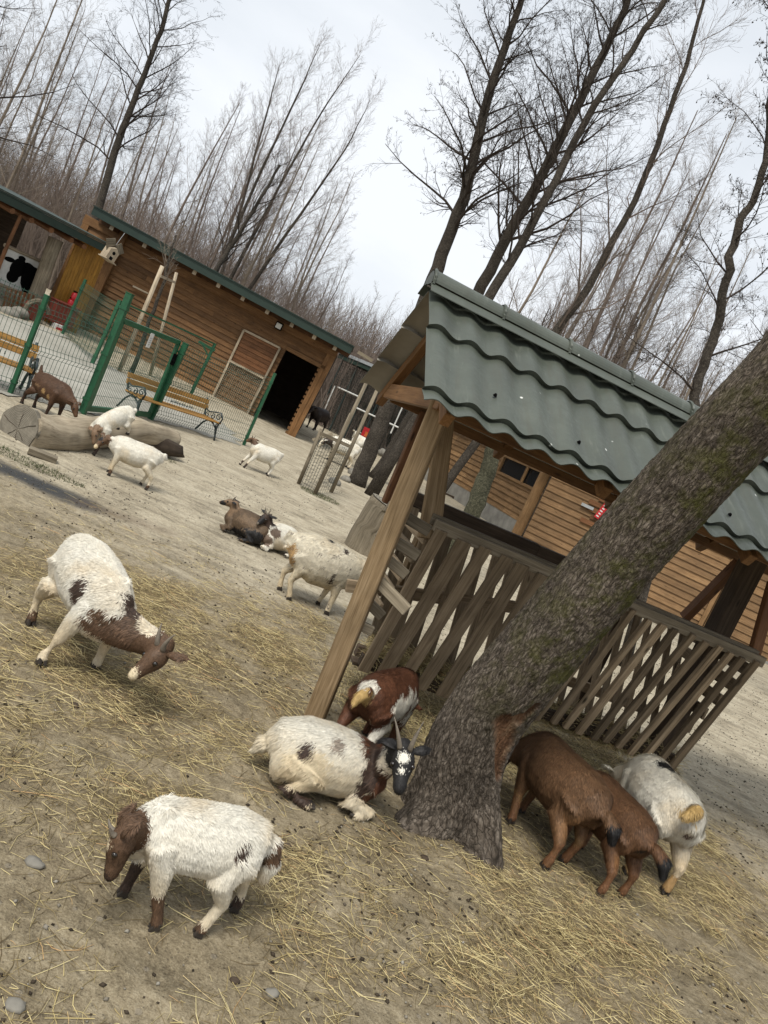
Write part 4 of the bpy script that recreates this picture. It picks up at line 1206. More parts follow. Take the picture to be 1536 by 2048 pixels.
def build_big_tree():
    C = [(at(905, 1600, 3.42), .205), (at(918, 1545, 3.42), .190), (at(942, 1480, 3.40), .184), (at(985, 1410, 3.38), .180), (at(1062, 1318, 3.34), .174),
         (at(1160, 1200, 3.3), .170), (at(1265, 1080, 3.24), .166), (at(1440, 890, 3.12), .160), (at(1570, 755, 3.04), .156)]
    P = [np.array((C[0][0][0] - .0, C[0][0][1], -.12))] + [c[0] for c in C]
    R = [.215] + [c[1] for c in C]
    d = P[-1] - P[-3]; d /= np.linalg.norm(d)
    for k in range(1, 7): P.append(P[-1] + (d * .7 + np.array([0, 0.02, .28])) * .55); R.append(R[-1] * .94)
    P = np.array(P); R = np.array(R)
    # resample
    cum = np.concatenate([[0], np.cumsum(np.linalg.norm(np.diff(P, axis=0), axis=1))])
    nL = 760; tt = np.concatenate([np.linspace(0, 3.5, 690, endpoint=False), np.linspace(3.5, cum[-1], 70)])
    A = np.stack([np.interp(tt, cum, P[:, i]) for i in range(3)], -1); rad = np.interp(tt, cum, R)
    k = np.ones(31) / 31
    for i in range(3):
        pad = np.pad(A[:, i], 15, mode='reflect', reflect_type='odd'); A[:, i] = np.convolve(pad, k, 'valid')
    rad = np.convolve(np.pad(rad, 15, mode='edge'), k, 'valid')
    T = np.gradient(A, axis=0); T /= np.linalg.norm(T, axis=1)[:, None]
    X = np.cross(T, [0, 1, 0]); X /= np.linalg.norm(X, axis=1)[:, None]; Y = np.cross(X, T)
    nA = 300
    th = np.linspace(0, 2 * np.pi, nA, endpoint=False)
    TH, SS = np.meshgrid(th, tt)
    # root flare lobes: direction angles measured by where roots run in the photo
    def ang(px, i=30):
        g = G(*px) - A[i]; return math.atan2(g @ Y[i], g @ X[i])
    lobes = [(ang((1000, 1735)), .17, .30), (ang((805, 1655)), .15, .36), (2.6, .10, .4), (1.2, .10, .4)]
    base = np.exp(-np.clip(SS - .12, 0, 9) / .16)
    rr = rad[:, None] * np.ones_like(TH)
    for i in range(nL):
        for j in range(0, nA): rr[i, j] *= 1 + .055 * noise.noise(Vector((math.cos(th[j]) * 1.3, math.sin(th[j]) * 1.3, tt[i] * 1.1 + 4)))
    for a, amp, w in lobes:
        dd = np.angle(np.exp(1j * (TH - a))); rr += amp * base * np.exp(-(dd / w) ** 2)
    # wound position: nearest surface direction to the ray through the scar
    cosT, sinT = np.cos(TH), np.sin(TH)
    Vv = A[:, None, :] + X[:, None, :] * (cosT * rr)[..., None] + Y[:, None, :] * (sinT * rr)[..., None]
    def surf(px, Yd=3.0):
        dr = ray(*px); dr /= np.linalg.norm(dr)
        q = Vv - EYEV; al = q @ dr; dist = np.linalg.norm(q - al[..., None] * dr, axis=-1)
        dist = dist + (al > np.median(al)) * .0 + np.where(sinT > 0, 5, 0)
        return Vv.reshape(-1, 3)[np.argmin(dist)]
    scar = [(surf((1010, 1450)), .036), (surf((1012, 1485)), .036), (surf((1003, 1520)), .024), (surf((999, 1560)), .015), (surf((1045, 1438)), .022), (surf((1078, 1408)), .013)]
    nb = mathutils_noise_grid(TH, SS, rr)
    fine = []
    for (c0, r0), (c1, r1) in zip(scar[:3], scar[1:4]):
        for q in range(6): fine.append((c0 + (c1 - c0) * q / 6, r0 + (r1 - r0) * q / 6))
    for (c0, r0), (c1, r1) in zip((scar[0], scar[4]), (scar[4], scar[5])):
        for q in range(6): fine.append((c0 + (c1 - c0) * q / 6, r0 * .6 + (r1 - r0 * .6) * q / 6))
    scar = fine
    out = np.zeros((nL, nA, 4), np.float32)
    W = np.zeros((nL, nA))
    for c, r in scar:
        dd = np.linalg.norm(Vv - c, axis=-1); W = np.maximum(W, np.clip(1.6 - dd / r * .95 + nb * .4, 0, 1))
    W = np.clip(W * 1.4, 0, 1)
    lip = np.clip(1 - np.abs(W - .35) / .3, 0, 1) * (W > .02)
    disp = nb * .0095 + .012 * base * np.sin(TH * 9 + SS * 14) * (base > .02) * (1 - W) - W * .022 + lip * .006
    rr2 = rr + disp
    Vv = A[:, None, :] + X[:, None, :] * (cosT * rr2)[..., None] + Y[:, None, :] * (sinT * rr2)[..., None]
    out[..., 1] = W
    hgt = Vv[..., 2]
    mossn = np.clip((hgt - .45) / .5, 0, 1) * np.clip(.75 - .5 * cosT * 1.0 + .1, 0.15, 1)
    out[..., 0] = mossn
    out[..., 3] = 1
    bc = np.stack([cosT * .19, sinT * .19, SS], -1)
    idx = np.arange(nL * nA).reshape(nL, nA); nx = np.roll(idx, -1, axis=1)
    F = np.stack([idx[:-1], nx[:-1], nx[1:], idx[1:]], -1).reshape(-1, 4)
    me = np_mesh('trunk', Vv.reshape(-1, 3), F, True, {'mask': ('FLOAT_COLOR', out.reshape(-1, 4)), 'bc': ('FLOAT_VECTOR', bc.reshape(-1, 3))})
    root = empty('leaning_tree', loc=(0, 0, 0)); tag(root, 'big leaning tree with cracked mossy bark and a bare brown scar near its foot', 'tree')
    link_mesh('trunk', me, M['bark_big'], root)
    return root, A, rad

def mathutils_noise_grid(TH, SS, rr):
    """bark relief: cracked plates elongated along the trunk"""
    nL, nA = TH.shape
    out = np.zeros((nL, nA))
    for i in range(nL):
        s = SS[i, 0]
        for j in range(nA):
            x, y = math.cos(TH[i, j]) * .19, math.sin(TH[i, j]) * .19
            w = noise.noise(Vector((x * 14, y * 14, s * 8))) * .25
            d = noise.voronoi(Vector((x * 74 + w * 4, y * 74 + w * 4, s * 22 + w * 4)))[0]
            e = min(1.0, (d[1] - d[0]) * 2.6)
            r1 = 1 - abs(noise.noise(Vector((x * 30 + w * 2, y * 30 + w * 2, s * 5.5)))) * 2.6
            out[i, j] = e * .38 - .35 + .6 * max(-.6, r1) * .6 + .35 * noise.noise(Vector((x * 70, y * 70, s * 40)))
    return out
BIG, BIG_A, BIG_R = build_big_tree()

# ------------------------------------------------------------------ stump, log
def rough_tube(name, pts, rad, n, amp, freq, mat, parent=None, flat=1.0, stretch=4, sub=6):
    P = [Vector(p) for p in pts]; Q, R = [], []
    for i in range(len(P) - 1):
        for k in range(sub):
            t = k / sub; Q.append(P[i].lerp(P[i + 1], t)); R.append(rad[i] + (rad[i + 1] - rad[i]) * t)
    Q.append(P[-1]); R.append(rad[-1])
    mb = MB(); mb.tube(Q, R, n, flat=flat)
    V = mb.V[0]; B = mb.B[0]
    ax = np.array(Q); 
    for i in range(len(V)):
        c = ax[i // n]; d = V[i] - c
        b = B[i]
        q = noise.noise(Vector((b[0] * freq / stretch, b[1] * freq, b[2] * freq))) + .5 * noise.noise(Vector((b[0] * freq / stretch * 2.7, b[1] * freq * 3, b[2] * freq * 3)))
        V[i] = c + d * (1 + amp * q)
    return mb
def end_grain_mat():
    m, nt, b = new_mat('cut_log_end', 0.9, 0.15)
    tc = N(nt, 'ShaderNodeTexCoord').outputs['Object']
    w = N(nt, 'ShaderNodeTexWave', wave_type='RINGS', rings_direction='SPHERICAL'); w.inputs['Scale'].default_value = 22; w.inputs['Distortion'].default_value = 2.5; w.inputs['Detail'].default_value = 3
    nt.links.new(tc, w.inputs['Vector'])
    c = ramp(nt, w.outputs['Fac'], [(0.0, (0.13, 0.115, 0.09)), (1.0, (0.25, 0.225, 0.18))])
    n = noise_n(nt, tc, 9, 6, .65)
    c = mixc(nt, 1.0, c, ramp(nt, n, [(0.3, .6), (0.7, 1.15)]), 'MULTIPLY')
    nt.links.new(c, b.inputs['Base Color']); bump(nt, b, w.outputs['Fac'], .3, .004)
    return m
M['end_grain'] = end_grain_mat()

M['log_wood'] = wood_mat('dry_barkless_log', (0.16, 0.128, 0.085), (0.29, 0.24, 0.17), (0.40, 0.345, 0.255), 0.9, False, .2, .5)
def build_log():
    def lump(pxs, name, label, n=26, amp=.16, cut=True):
        pts = [at(p[0], p[1], p[2]) for p in pxs]; rad = [p[3] for p in pxs]
        c0 = Vector(pts[0]); root = empty(name, loc=c0); tag(root, label, 'log')
        loc = [Vector(p) - c0 for p in pts]
        mb = rough_tube('x', loc, rad, n, amp, 9, None, sub=10); mb.build('trunk', M['log_wood'], root, smooth=True)
        if not cut: return
        d = (loc[0] - loc[1]).normalized()
        side = d.cross(Vector((0, 0, 1))).normalized(); up = side.cross(d)
        mb = MB(); V = []
        for k in range(n * 2):
            a = math.pi * k / n; r = rad[0] * (.97 + .05 * math.sin(3 * a + 1) + .03 * math.sin(7 * a))
            V.append(d * .012 + side * math.cos(a) * r + up * math.sin(a) * r)
        m = len(V); V2 = [v - d * .04 for v in V]
        mb.add(V + V2 + [d * .014], [(2 * m, i, (i + 1) % m) for i in range(m)] + [(i, m + i, m + (i + 1) % m, (i + 1) % m) for i in range(m)])
        o = mb.build('cut_end', M['end_grain'], root)
        mb = MB()                                              # drying cracks in the sawn face
        for a, l in ((.2, .95), (1.5, .6), (2.6, .9), (3.7, .55), (4.5, .9), (5.5, .5)):
            q = [d * .016 + (side * math.cos(a + .05 * math.sin(t * 9)) + up * math.sin(a + .05 * math.sin(t * 9))) * rad[0] * t * l for t in (.04, .3, .6, 1.0)]
            mb.tube(q, [.001, .0018, .0022, .003], 4)
        mb.build('cracks', M['dark_wood'], o)
    lump([(38, 858, 6.75, .235), (85, 870, 7.0, .195), (135, 872, 7.35, .17), (200, 866, 7.9, .175), (262, 862, 8.5, .165), (318, 872, 9.05, .13), (346, 880, 9.3, .11)],
         'fallen_log', 'long fallen grey log with cracked sawn end at the left edge')
    mb = MB(); a, b_ = G(55, 905), G(112, 925)
    mb.beam((0, 0, .03), tuple(b_ - a + np.array([0, 0, .02])), .12, .05); o = mb.build('board', M['grey_wood']); o.location = a
    tag(o, 'grey split board lying in front of the fallen log', 'board')
    # dark hollow piece under the right end
    p = at(325, 893, 9.0); mb = MB(); mb.tube([(-.28, 0, -.02), (0, .02, 0), (.26, 0, .03)], [.09, .11, .06], 12); o = mb.build('rotten_stub', M['dark_wood'], smooth=True)
    o.location = p; o.rotation_euler = (0, .1, .9)
    for v in o.data.vertices: v.co *= 1 + .35 * noise.noise(v.co * 14)
    tag(o, 'dark rotten stub under the far end of the fallen log', 'log')
build_log()

def build_stump():
    g = G(730, 1106); root = empty('stump', loc=(g[0], g[1] + .1, 0)); tag(root, 'tall grey weathered stump standing left of the feeder post', 'stump')
    mb = rough_tube('x', [(-.0, 0, -.08), (0, 0, .05), (.0, 0, .3), (.02, 0, .55), (.03, 0, .6)], [.285, .265, .25, .245, .24], 48, .13, 10, None, stretch=9, sub=8)
    mb.build('trunk', M['grey_wood'], root, smooth=True)
    mb = MB(); n = 30
    V = [(.03 + .232 * math.cos(6.283 * k / n), .232 * math.sin(6.283 * k / n), .612 - .05 * math.cos(6.283 * k / n) * 1) for k in range(n)] + [(.03, 0, .62)]
    mb.add(V, [(n, k, (k + 1) % n) for k in range(n)]); 
    V = np.array(V); mb.add(V - [0, 0, .03], [((k + 1) % n, k, n) for k in range(n)])
    mb.build('cut_top', M['end_grain'], root)
build_stump()

# ------------------------------------------------------------------ mesh fence, gate
def fence_post(a, h, w=.05, label='', group='green fence posts', top_px=None, name='fence_post', cap=True):
    a = np.array(a); root = empty(name, loc=tuple(a)); tag(root, label, 'fence post', group)
    top = Vector((0, 0, h))
    if top_px is not None:
        q = at(top_px[0], top_px[1], a[1]); top = Vector(q - a)
    mb = MB(); mb.beam((0, 0, -.1), top, w, w, (0, 1, 0)); mb.build('pole', M['green_metal'], root, bevel=.004)
    mb = MB(); mb.box((-w * .55, -w * .55, 0), (w * .55, w * .55, .012)); o = mb.build('cap', M['green_metal'], root); o.location = top
    for t in (.12, .5, .88): p = top * t; mb = MB(); mb.box((p.x - w * .6, p.y - w * .6, p.z - .015), (p.x + w * .6, p.y + w * .6, p.z + .015)); mb.build('clamp', M['green_metal'], root)
    return a, a + np.array(top)

def wire_panel(a, b, h0, h1, label, step=.05, group='welded mesh fence panels'):
    """a,b ground points; welded mesh with V folds"""
    a, b = Vector(a), Vector(b)
    L = (b - a).length; d = (b - a).normalized(); nrm = Vector((d.y, -d.x, 0)).normalized()
    def off(z, h):
        o = 0
        for zz in (.12, h * .5, h - .14):
            o = max(o, .028 * max(0, 1 - abs(z - zz) / .05))
        return o
    segs0, segs1 = [], []
    n = int(L / step)
    hh = lambda t: h0 + (h1 - h0) * t
    for k in range(1, n):
        t = k / n; p = a.lerp(b, t); h = hh(t)
        zs = sorted({.03, .07, .12, .17, h * .5 - .05, h * .5, h * .5 + .05, h - .19, h - .14, h - .09, h + .02})
        for z0, z1 in zip(zs[:-1], zs[1:]):
            segs0.append(p + nrm * off(z0, h) + Vector((0, 0, z0))); segs1.append(p + nrm * off(z1, h) + Vector((0, 0, z1)))
    h = (h0 + h1) / 2
    for z in (.07, .12, .17, .36, .5 * h - .05, .5 * h, .5 * h + .05, .7 * h, h - .19, h - .14, h - .09, h):
        o = off(z, h)
        za, zb = z * h0 / h, z * h1 / h
        for k in range(4):
            t0, t1 = k / 4, (k + 1) / 4
            segs0.append(a.lerp(b, t0) + nrm * o + Vector((0, 0, za + (zb - za) * t0))); segs1.append(a.lerp(b, t1) + nrm * o + Vector((0, 0, za + (zb - za) * t1)))
    P0 = np.array([tuple(p) for p in segs0]); P1 = np.array([tuple(p) for p in segs1])
    V, F = segs_mesh(P0, P1, np.full(len(P0), .0032), np.full(len(P0), .0032), 3)
    o = link_mesh('mesh_panel', np_mesh('mesh_panel', V, F), M['mesh_wire']); tag(o, label, 'fence panel', group)
    return o

def build_fence():
    A0, A1 = fence_post(G(20, 787), 1.2, .05, 'slim green fence post beside the left edge bench', top_px=(94, 592))
    gl, glt = fence_post(G(164, 826), 1.5, .08, 'thick tall green gate post left of the gate', top_px=(260, 588))
    gr, grt = fence_post(G(300, 838), 1.25, .08, 'thick green gate post right of the gate, in front of the bench', top_px=(372, 688))
    R0, R1 = fence_post(G(487, 890), 1.3, .05, 'slim green fence post at the right end of the fence near the barn door', top_px=(550, 748))
    Bl, Blt = fence_post(G(184, 727), 1.25, .06, 'green post behind the tall gate post', top_px=(240, 602))
    Br, Brt = fence_post(G(381, 789), 1.25, .06, 'green post with bracket between gate and barn wall', top_px=(430, 688))
    F0, F1 = fence_post(G(124, 668), 1.2, .05, 'slim green fence post in front of the fire extinguishers', top_px=(171, 560))
    hgt = lambda p, q: float((q - p)[2])
    W = (-5.6, 7.3, 0)
    wire_panel(W, A0, 1.2, hgt(A0, A1) - .04, 'mesh fence panel cut by the left edge of the photo')
    wire_panel(A0, gl, hgt(A0, A1) - .04, hgt(A0, A1) - .02, 'mesh fence panel behind the brown kid, left of the gate')
    wire_panel(gr, R0, 1.2, hgt(R0, R1) - .1, 'mesh fence panel in front of the slatted bench, right of the gate')
    wire_panel(Bl, Br, hgt(Bl, Blt) - .02, hgt(Br, Brt) - .02, 'mesh fence panel behind the gate, in front of the barn siding')
    wire_panel(F0, Bl, 1.15, 1.2, 'mesh fence panel between the far posts before the orange planks')
    # top bar of the rear panel
    mb = MB()
    a, b_ = Vector(Blt), Vector(Brt)
    mb.beam(a, b_, .03, .03); o = mb.build('top_rail', M['green_metal']); tag(o, 'thin green top rail of the mesh panel before the barn', 'rail')
    mb = MB(); v = Vector((0, 0, 0)); mb.beam((-.3, 0, 0), (.04, 0, -.28), .03, .03); mb.beam((-.35, 0, -.02), (.05, 0, -.05), .04, .06); o = mb.build('bracket', M['green_metal']); o.location = Vector(Brt) - Vector((0, 0, .08))
    tag(o, 'small green diagonal bracket at the top of the far green post', 'bracket')
    # gate leaf
    gl, gr = Vector(gl), Vector(gr)
    d = (gr - gl).normalized(); L = (gr - gl).length
    f = Frame(tuple(gl), tuple(d))
    root = empty('gate', f.mat()); tag(root, 'green steel framed mesh gate between the two thick posts', 'gate')
    zt0 = f.px(251, 643).z; zt1 = f.px(366, 688).z
    mb = MB()
    w = .05
    for p, q in (((.09, 0, .06), (.09, 0, zt0)), ((L - .09, 0, .06), (L - .09, 0, zt1)), ((.065, 0, zt0), (L - .065, 0, zt1)), ((.065, 0, .07), (L - .065, 0, .07))):
        mb.beam(p, q, .07, .05, (0, 1, 0))
    mb.build('frame', M['green_metal'], root, bevel=.004)
    s0, s1 = [], []
    n = int((L - .2) / .05)
    for k in range(n): 
        x = .12 + (L - .24) * k / n; s0.append((x, 0, .08)); s1.append((x, 0, zt0 + (zt1 - zt0) * x / L))
    for z in np.arange(.25, zt1 - .03, .2): s0.append((.1, 0, z)); s1.append((L - .1, 0, z))
    V, F = segs_mesh(np.array(s0, float), np.array(s1, float), np.full(len(s0), .003), np.full(len(s0), .003)); link_mesh('mesh', np_mesh('mesh', V, F), M['mesh_wire'], root)
    mb = MB(); mb.box((L - .16, -.05, zt1 * .72), (L - .05, -.025, zt1 * .86)); mb.beam((L - .12, -.07, zt1 * .78), (L - .25, -.07, zt1 * .78), .02, .02); mb.build('latch', M['black'], root, bevel=.003)
    q = f.px(300, 681, -.04)
    r = empty('paper_notice', f.mat() @ Matrix.Translation(q)); tag(r, 'small white paper notice hanging on the gate mesh', 'sign')
    mb = MB(); mb.box((-.05, -.004, -.1), (.06, .004, .1)); mb.build('sheet', M['white_paint'], r)
    mb = MB(); [mb.box((-.03, -.007, -.06 + k * .03), (.035, -.005, -.052 + k * .03)) for k in range(4)]; mb.build('text_lines', M['steel'], r)
build_fence()

# ------------------------------------------------------------------ benches with scrolled iron ends
def scroll(mb, c, r, turns, a0, sgn, rad, f=lambda x, z: (x, z)):
    pts = []
    for i in range(22):
        t = i / 21; a = a0 + sgn * turns * 2 * math.pi * t; q = r * (1 - .8 * t)
        pts.append((0, c[0] + q * math.cos(a), c[1] + q * math.sin(a)))
    mb.tube(pts, rad, 6)

def make_bench(L, label):
    root = empty('bench'); tag(root, label, 'bench', 'slatted park benches')
    for x in (0, L):
        mb = MB()
        # side view in y (front negative) and z
        mb.tube([(0, -.34, 0), (0, -.31, .12), (0, -.24, .28), (0, -.1, .37), (0, .06, .36), (0, .16, .26), (0, .24, .1), (0, .30, 0)], .018, 6)
        mb.tube([(0, -.27, .41), (0, -.05, .395), (0, .18, .40), (0, .24, .6), (0, .30, .84)], .018, 6)
        mb.tube([(0, -.3, .42), (0, -.33, .55), (0, -.24, .66), (0, -.08, .62), (0, .1, .56), (0, .24, .6)], .017, 6)
        mb.tube([(0, -.31, .12), (0, -.27, .3), (0, -.28, .42)], .016, 6)
        scroll(mb, (-.21, .54), .085, 1.3, 2.8, -1, .011); scroll(mb, (-.04, .5), .07, 1.2, 1.5, 1, .010); scroll(mb, (.12, .48), .06, 1.2, 1.2, -1, .009)
        scroll(mb, (-.27, .36), .06, 1.1, 4.2, 1, .010)
        o = mb.build('end_frame', M['iron'], root, smooth=True); o.location.x = x
    for k in range(4):
        y = -.25 + k * .13; mb = MB(); mb.beam((-.04, y, .425), (L + .04, y, .425), .1, .03); mb.build('seat_slat', M['bench_wood'], root, bevel=.006)
    for k in range(2):
        z = .62 + k * .125; y = .235 + k * .035; mb = MB(); mb.beam((-.04, y, z), (L + .04, y, z), .028, .11, (0, .2, 1)); mb.build('back_slat', M['bench_wood'], root, bevel=.006)
    mb = MB()
    for k in range(9): scroll(mb, (0, 0), .03, 1.1, k, 1 if k % 2 else -1, .006)
    for i in range(len(mb.V)): mb.V[i] = mb.V[i] + [L * .55 + i * .055, .22, .50]
    mb.build('back_scrolls', M['iron'], root, smooth=True)
    return root
b1 = make_bench(1.62, 'park bench with orange slats and scrolled iron ends behind the gate')
p0, p1 = G(264, 836), G(432, 884)
b1.location = (p0[0], p0[1], 0); b1.rotation_euler.z = math.atan2(p1[1] - p0[1], p1[0] - p0[0]); b1.scale = (.97, .8, .68)
b1.location += Vector((-.22, .28, 0))
b2 = b1.copy(); COL.objects.link(b2)
for ch in b1.children:
    c = ch.copy(); COL.objects.link(c); c.parent = b2
b2['label'] = 'park bench with orange slats cut off by the left edge of the photo'
q = G(34, 796); ang = math.atan2(.52, 1) + .15
b2.rotation_euler.z = ang; b2.scale = (1, .8, .72); b2.location = (q[0] - 1.62 * math.cos(ang) - .16, q[1] - 1.62 * math.sin(ang) + .38, 0)

# ------------------------------------------------------------------ staked young trees
def stake(a, b_, r, label, mat='pale_wood', group='support stakes of the young trees'):
    a = np.array(a); mb = MB(); mb.tube([(0, 0, -.05), tuple(np.array(b_) - a)], [r, r * .9], 9)
    o = mb.build('stake', M[mat], None, smooth=True); o.location = a; tag(o, label, 'stake', group); return o
def build_stakes():
    g1, g2 = G(238, 742), G(300, 752)
    t1, t2 = at(325, 532, g1[1]), at(353, 545, g2[1])
    stake(g1, t1, .045, 'left pale stake of the young tree before the barn'); stake(g2, t2, .038, 'right pale stake of the young tree before the barn')
    a, b_ = at(321, 552, g1[1] - .06), at(350, 565, g2[1] - .06)
    mb = MB(); mb.beam((0, 0, 0), tuple(b_ - a), .03, .05); o = mb.build('crossbar', M['pale_wood']); o.location = a; tag(o, 'pale crossbar joining the two stakes before the barn', 'crossbar')
    # guard cage in the middle of the yard
    F = [G(597, 968), G(629, 988), G(662, 985), G(640, 962)]
    T = [at(p[0] + dx, p[1] + dy, q[1]) for p, dx, dy, q in (((597, 968), 46, -110, F[0]), ((629, 988), 108, -232, F[1]), ((662, 985), 100, -222, F[2]), ((640, 962), 62, -135, F[3]))]
    nm = ('short left', 'tall middle', 'tall right', 'short rear')
    for a, b_, n_ in zip(F, T, nm): stake(a, b_, .032, n_ + ' grey stake of the wire tree guard', 'grey_wood', 'stakes of the tree guard')
    s0, s1 = [], []
    for i in range(4):
        a, b_ = F[i], F[(i + 1) % 4]; ta = F[i] + (T[i] - F[i]) / np.linalg.norm(T[i] - F[i]) * .85; tb = F[(i + 1) % 4] + (T[(i + 1) % 4] - F[(i + 1) % 4]) / np.linalg.norm(T[(i + 1) % 4] - F[(i + 1) % 4]) * .85
        for k in range(7): t = k / 7; s0.append(a + (b_ - a) * t); s1.append(ta + (tb - ta) * t)
        for k in range(15): t = k / 14; s0.append(a + (ta - a) * t); s1.append(b_ + (tb - b_) * t)
    V, Fc = segs_mesh(np.array(s0), np.array(s1), np.full(len(s0), .0022), np.full(len(s0), .0022)); o = link_mesh('wire_guard', np_mesh('wire_guard', V, Fc), M['net_dark']); tag(o, 'fine wire netting wrapped round the tree guard stakes', 'wire guard')
    for p, q, Yd, lb in (((640, 866), (700, 893), 11.5, 'lower pale crossbar of the tree guard'), ((716, 704), (745, 722), 11.9, 'top pale crossbar of the tree guard'), ((625, 880), (665, 868), 12.2, 'rear pale crossbar of the tree guard')):
        a, b_ = at(*p, Yd), at(*q, Yd); mb = MB(); mb.beam((0, 0, 0), tuple(b_ - a), .03, .05); o = mb.build('crossbar', M['grey_wood']); o.location = a; tag(o, lb, 'crossbar')
build_stakes()
# ------------------------------------------------------------------ bare trees
def grow(rng, path, r0, r1, nb, blen, bang, levels=3, twig=1.0, up=.35, start=.2, wob=.12, fruits=0.0, droop=0.0):
    """returns trunk pts/radii and branch segments (P0,P1,R0,R1), fruit points"""
    S0, S1, Q0, Q1, FR = [], [], [], [], []
    path = [Vector(p) for p in path]
    def branch(p, d, L, r, lev):
        n = 5 if lev == 1 else (4 if lev == 2 else 3)
        st = L / n; q = p; dd = d.normalized()
        for i in range(n):
            dd = (dd + Vector((rng.gauss(0, wob), rng.gauss(0, wob), rng.gauss(0, wob) + up * .22 - droop * i / n))).normalized()
            q2 = q + dd * st
            ra, rb = r * (1 - .8 * i / n), r * (1 - .8 * (i + 1) / n)
            S0.append(q[:]); S1.append(q2[:]); Q0.append(max(ra, .0018 if lev > 1 else .004)); Q1.append(max(rb, .0012))
            if lev < levels:
                k = int(twig * (2.7 if lev == 1 else (1.55 if levels == 4 else 2.1)) + rng.random())
                for _ in range(k):
                    a = rng.random() * 6.283; s_ = dd.orthogonal().normalized(); o = (Matrix.Rotation(a, 3, dd) @ s_)
                    t = rng.random()
                    sp = .55 + rng.random() * .5
                    branch(q.lerp(q2, t), dd + o * sp, L * (.25 + .3 * rng.random()) * (1.0 - .35 * i / n), max(ra * .42, .0018), lev + 1)
            elif fruits and rng.random() < fruits: FR.append(q2[:])
            q = q2
    cum = [0]
    for a, b in zip(path[:-1], path[1:]): cum.append(cum[-1] + (b - a).length)
    H = cum[-1]
    def pos(t):
        s = t * H
        for i in range(len(path) - 1):
            if s <= cum[i + 1] or i == len(path) - 2:
                u = (s - cum[i]) / (cum[i + 1] - cum[i]); return path[i].lerp(path[i + 1], u), (path[i + 1] - path[i]).normalized()
    a = rng.random() * 6
    for k in range(nb):
        t = start + (1 - start) * (k + rng.random() * .8) / nb
        p, d = pos(min(t, 1)); a += 2.4 + rng.gauss(0, .5)
        s_ = d.orthogonal().normalized(); o = Matrix.Rotation(a, 3, d) @ s_
        an = bang * (1.1 - .45 * t) * rng.uniform(.8, 1.2)
        r = r0 + (r1 - r0) * t
        branch(p, d * math.cos(an) + o * math.sin(an), blen * (1.15 - .8 * t) * rng.uniform(.6, 1.15), r * .30, 1)
    return S0, S1, Q0, Q1, FR

def branch_mesh(data, n_thick=5):
    P0, P1, R0, R1 = (np.array(x, float) for x in data[:4])
    big = R0 > .012
    V1, F1 = segs_mesh(P0[~big], P1[~big], R0[~big], R1[~big], 3)
    if big.any():
        V2, F2 = segs_mesh(P0[big], P1[big], R0[big], R1[big], 6)
        F = np.concatenate([F1, F2 + len(V1)]); V = np.concatenate([V1, V2])
    else: V, F = V1, F1
    if data[4]:
        C = np.array(data[4]); s = np.random.default_rng(1).uniform(.004, .009, len(C))
        octa = np.array([(1, 0, 0), (0, 1, 0), (-1, 0, 0), (0, -1, 0), (0, 0, 1.6), (0, 0, -1.6)])
        V3 = (C[:, None, :] + octa[None] * s[:, None, None] - np.array([0, 0, .02])).reshape(-1, 3)
        f4 = np.array([(0, 1, 4, 4), (1, 2, 4, 4), (2, 3, 4, 4), (3, 0, 4, 4), (1, 0, 5, 5), (2, 1, 5, 5), (3, 2, 5, 5), (0, 3, 5, 5)])
        tri = (np.arange(len(C))[:, None, None] * 6 + f4[None, :, :3]).reshape(-1, 3) + len(V)
        return np.concatenate([V, V3]), F, tri
    return V, F, None

def mesh_from(name, V, F, tri):
    if tri is None: return np_mesh(name, V, F, False)
    # quads and triangles together
    me = bpy.data.meshes.new(name)
    me.vertices.add(len(V)); me.vertices.foreach_set('co', V.astype(np.float32).ravel())
    li = np.concatenate([F.ravel(), tri.ravel()]).astype(np.int32)
    me.loops.add(len(li)); me.loops.foreach_set('vertex_index', li)
    ls = np.concatenate([np.arange(len(F)) * 4, len(F) * 4 + np.arange(len(tri)) * 3]).astype(np.int32)
    me.polygons.add(len(ls)); me.polygons.foreach_set('loop_start', ls)
    me.update(calc_edges=True); return me

M['twig_dark'] = plain_mat('alder_twigs', (0.045, 0.036, 0.03), 0.9, 0.1, var=.3, nscale=3, bumps=0)
M['twig_brown'] = plain_mat('brown_twigs', (0.165, 0.13, 0.108), 0.9, 0.1, var=.35, nscale=1.5, bumps=0)
M['twig_pale'] = plain_mat('pale_twigs', (0.20, 0.165, 0.13), 0.9, 0.1, var=.3, nscale=2, bumps=0)

def tree(label, path, r0, r1, seed, nb, blen, bang, mat='twig_dark', bark='bark', group=None, **kw):
    """path in world coordinates from the foot up"""
    rng = random.Random(seed)
    o0 = Vector(path[0])
    loc = [Vector(p) - o0 for p in path]
    root = empty('tree', loc=o0); tag(root, label, 'tree', group)
    # smooth the path a little with wobble
    P = []
    for i in range(len(loc) - 1):
        for k in range(4):
            t = k / 4; q = loc[i].lerp(loc[i + 1], t); P.append(q + Vector((rng.gauss(0, .012), rng.gauss(0, .012), 0)) * (1 if P else 0))
    P.append(loc[-1])
    n = len(P); R = [r0 + (r1 - r0) * (i / (n - 1)) for i in range(n)]; R[0] *= 1.3
    mb = MB(); mb.tube(P, R, 10); 
    tr = mb.build('trunk', M[bark], root, smooth=True)
    data = grow(rng, loc, r0, r1, nb, blen, bang, **kw)
    V, F, tri = branch_mesh(data)
    link_mesh('crown', mesh_from('crown', V, F, tri), M[mat], root)
    return root

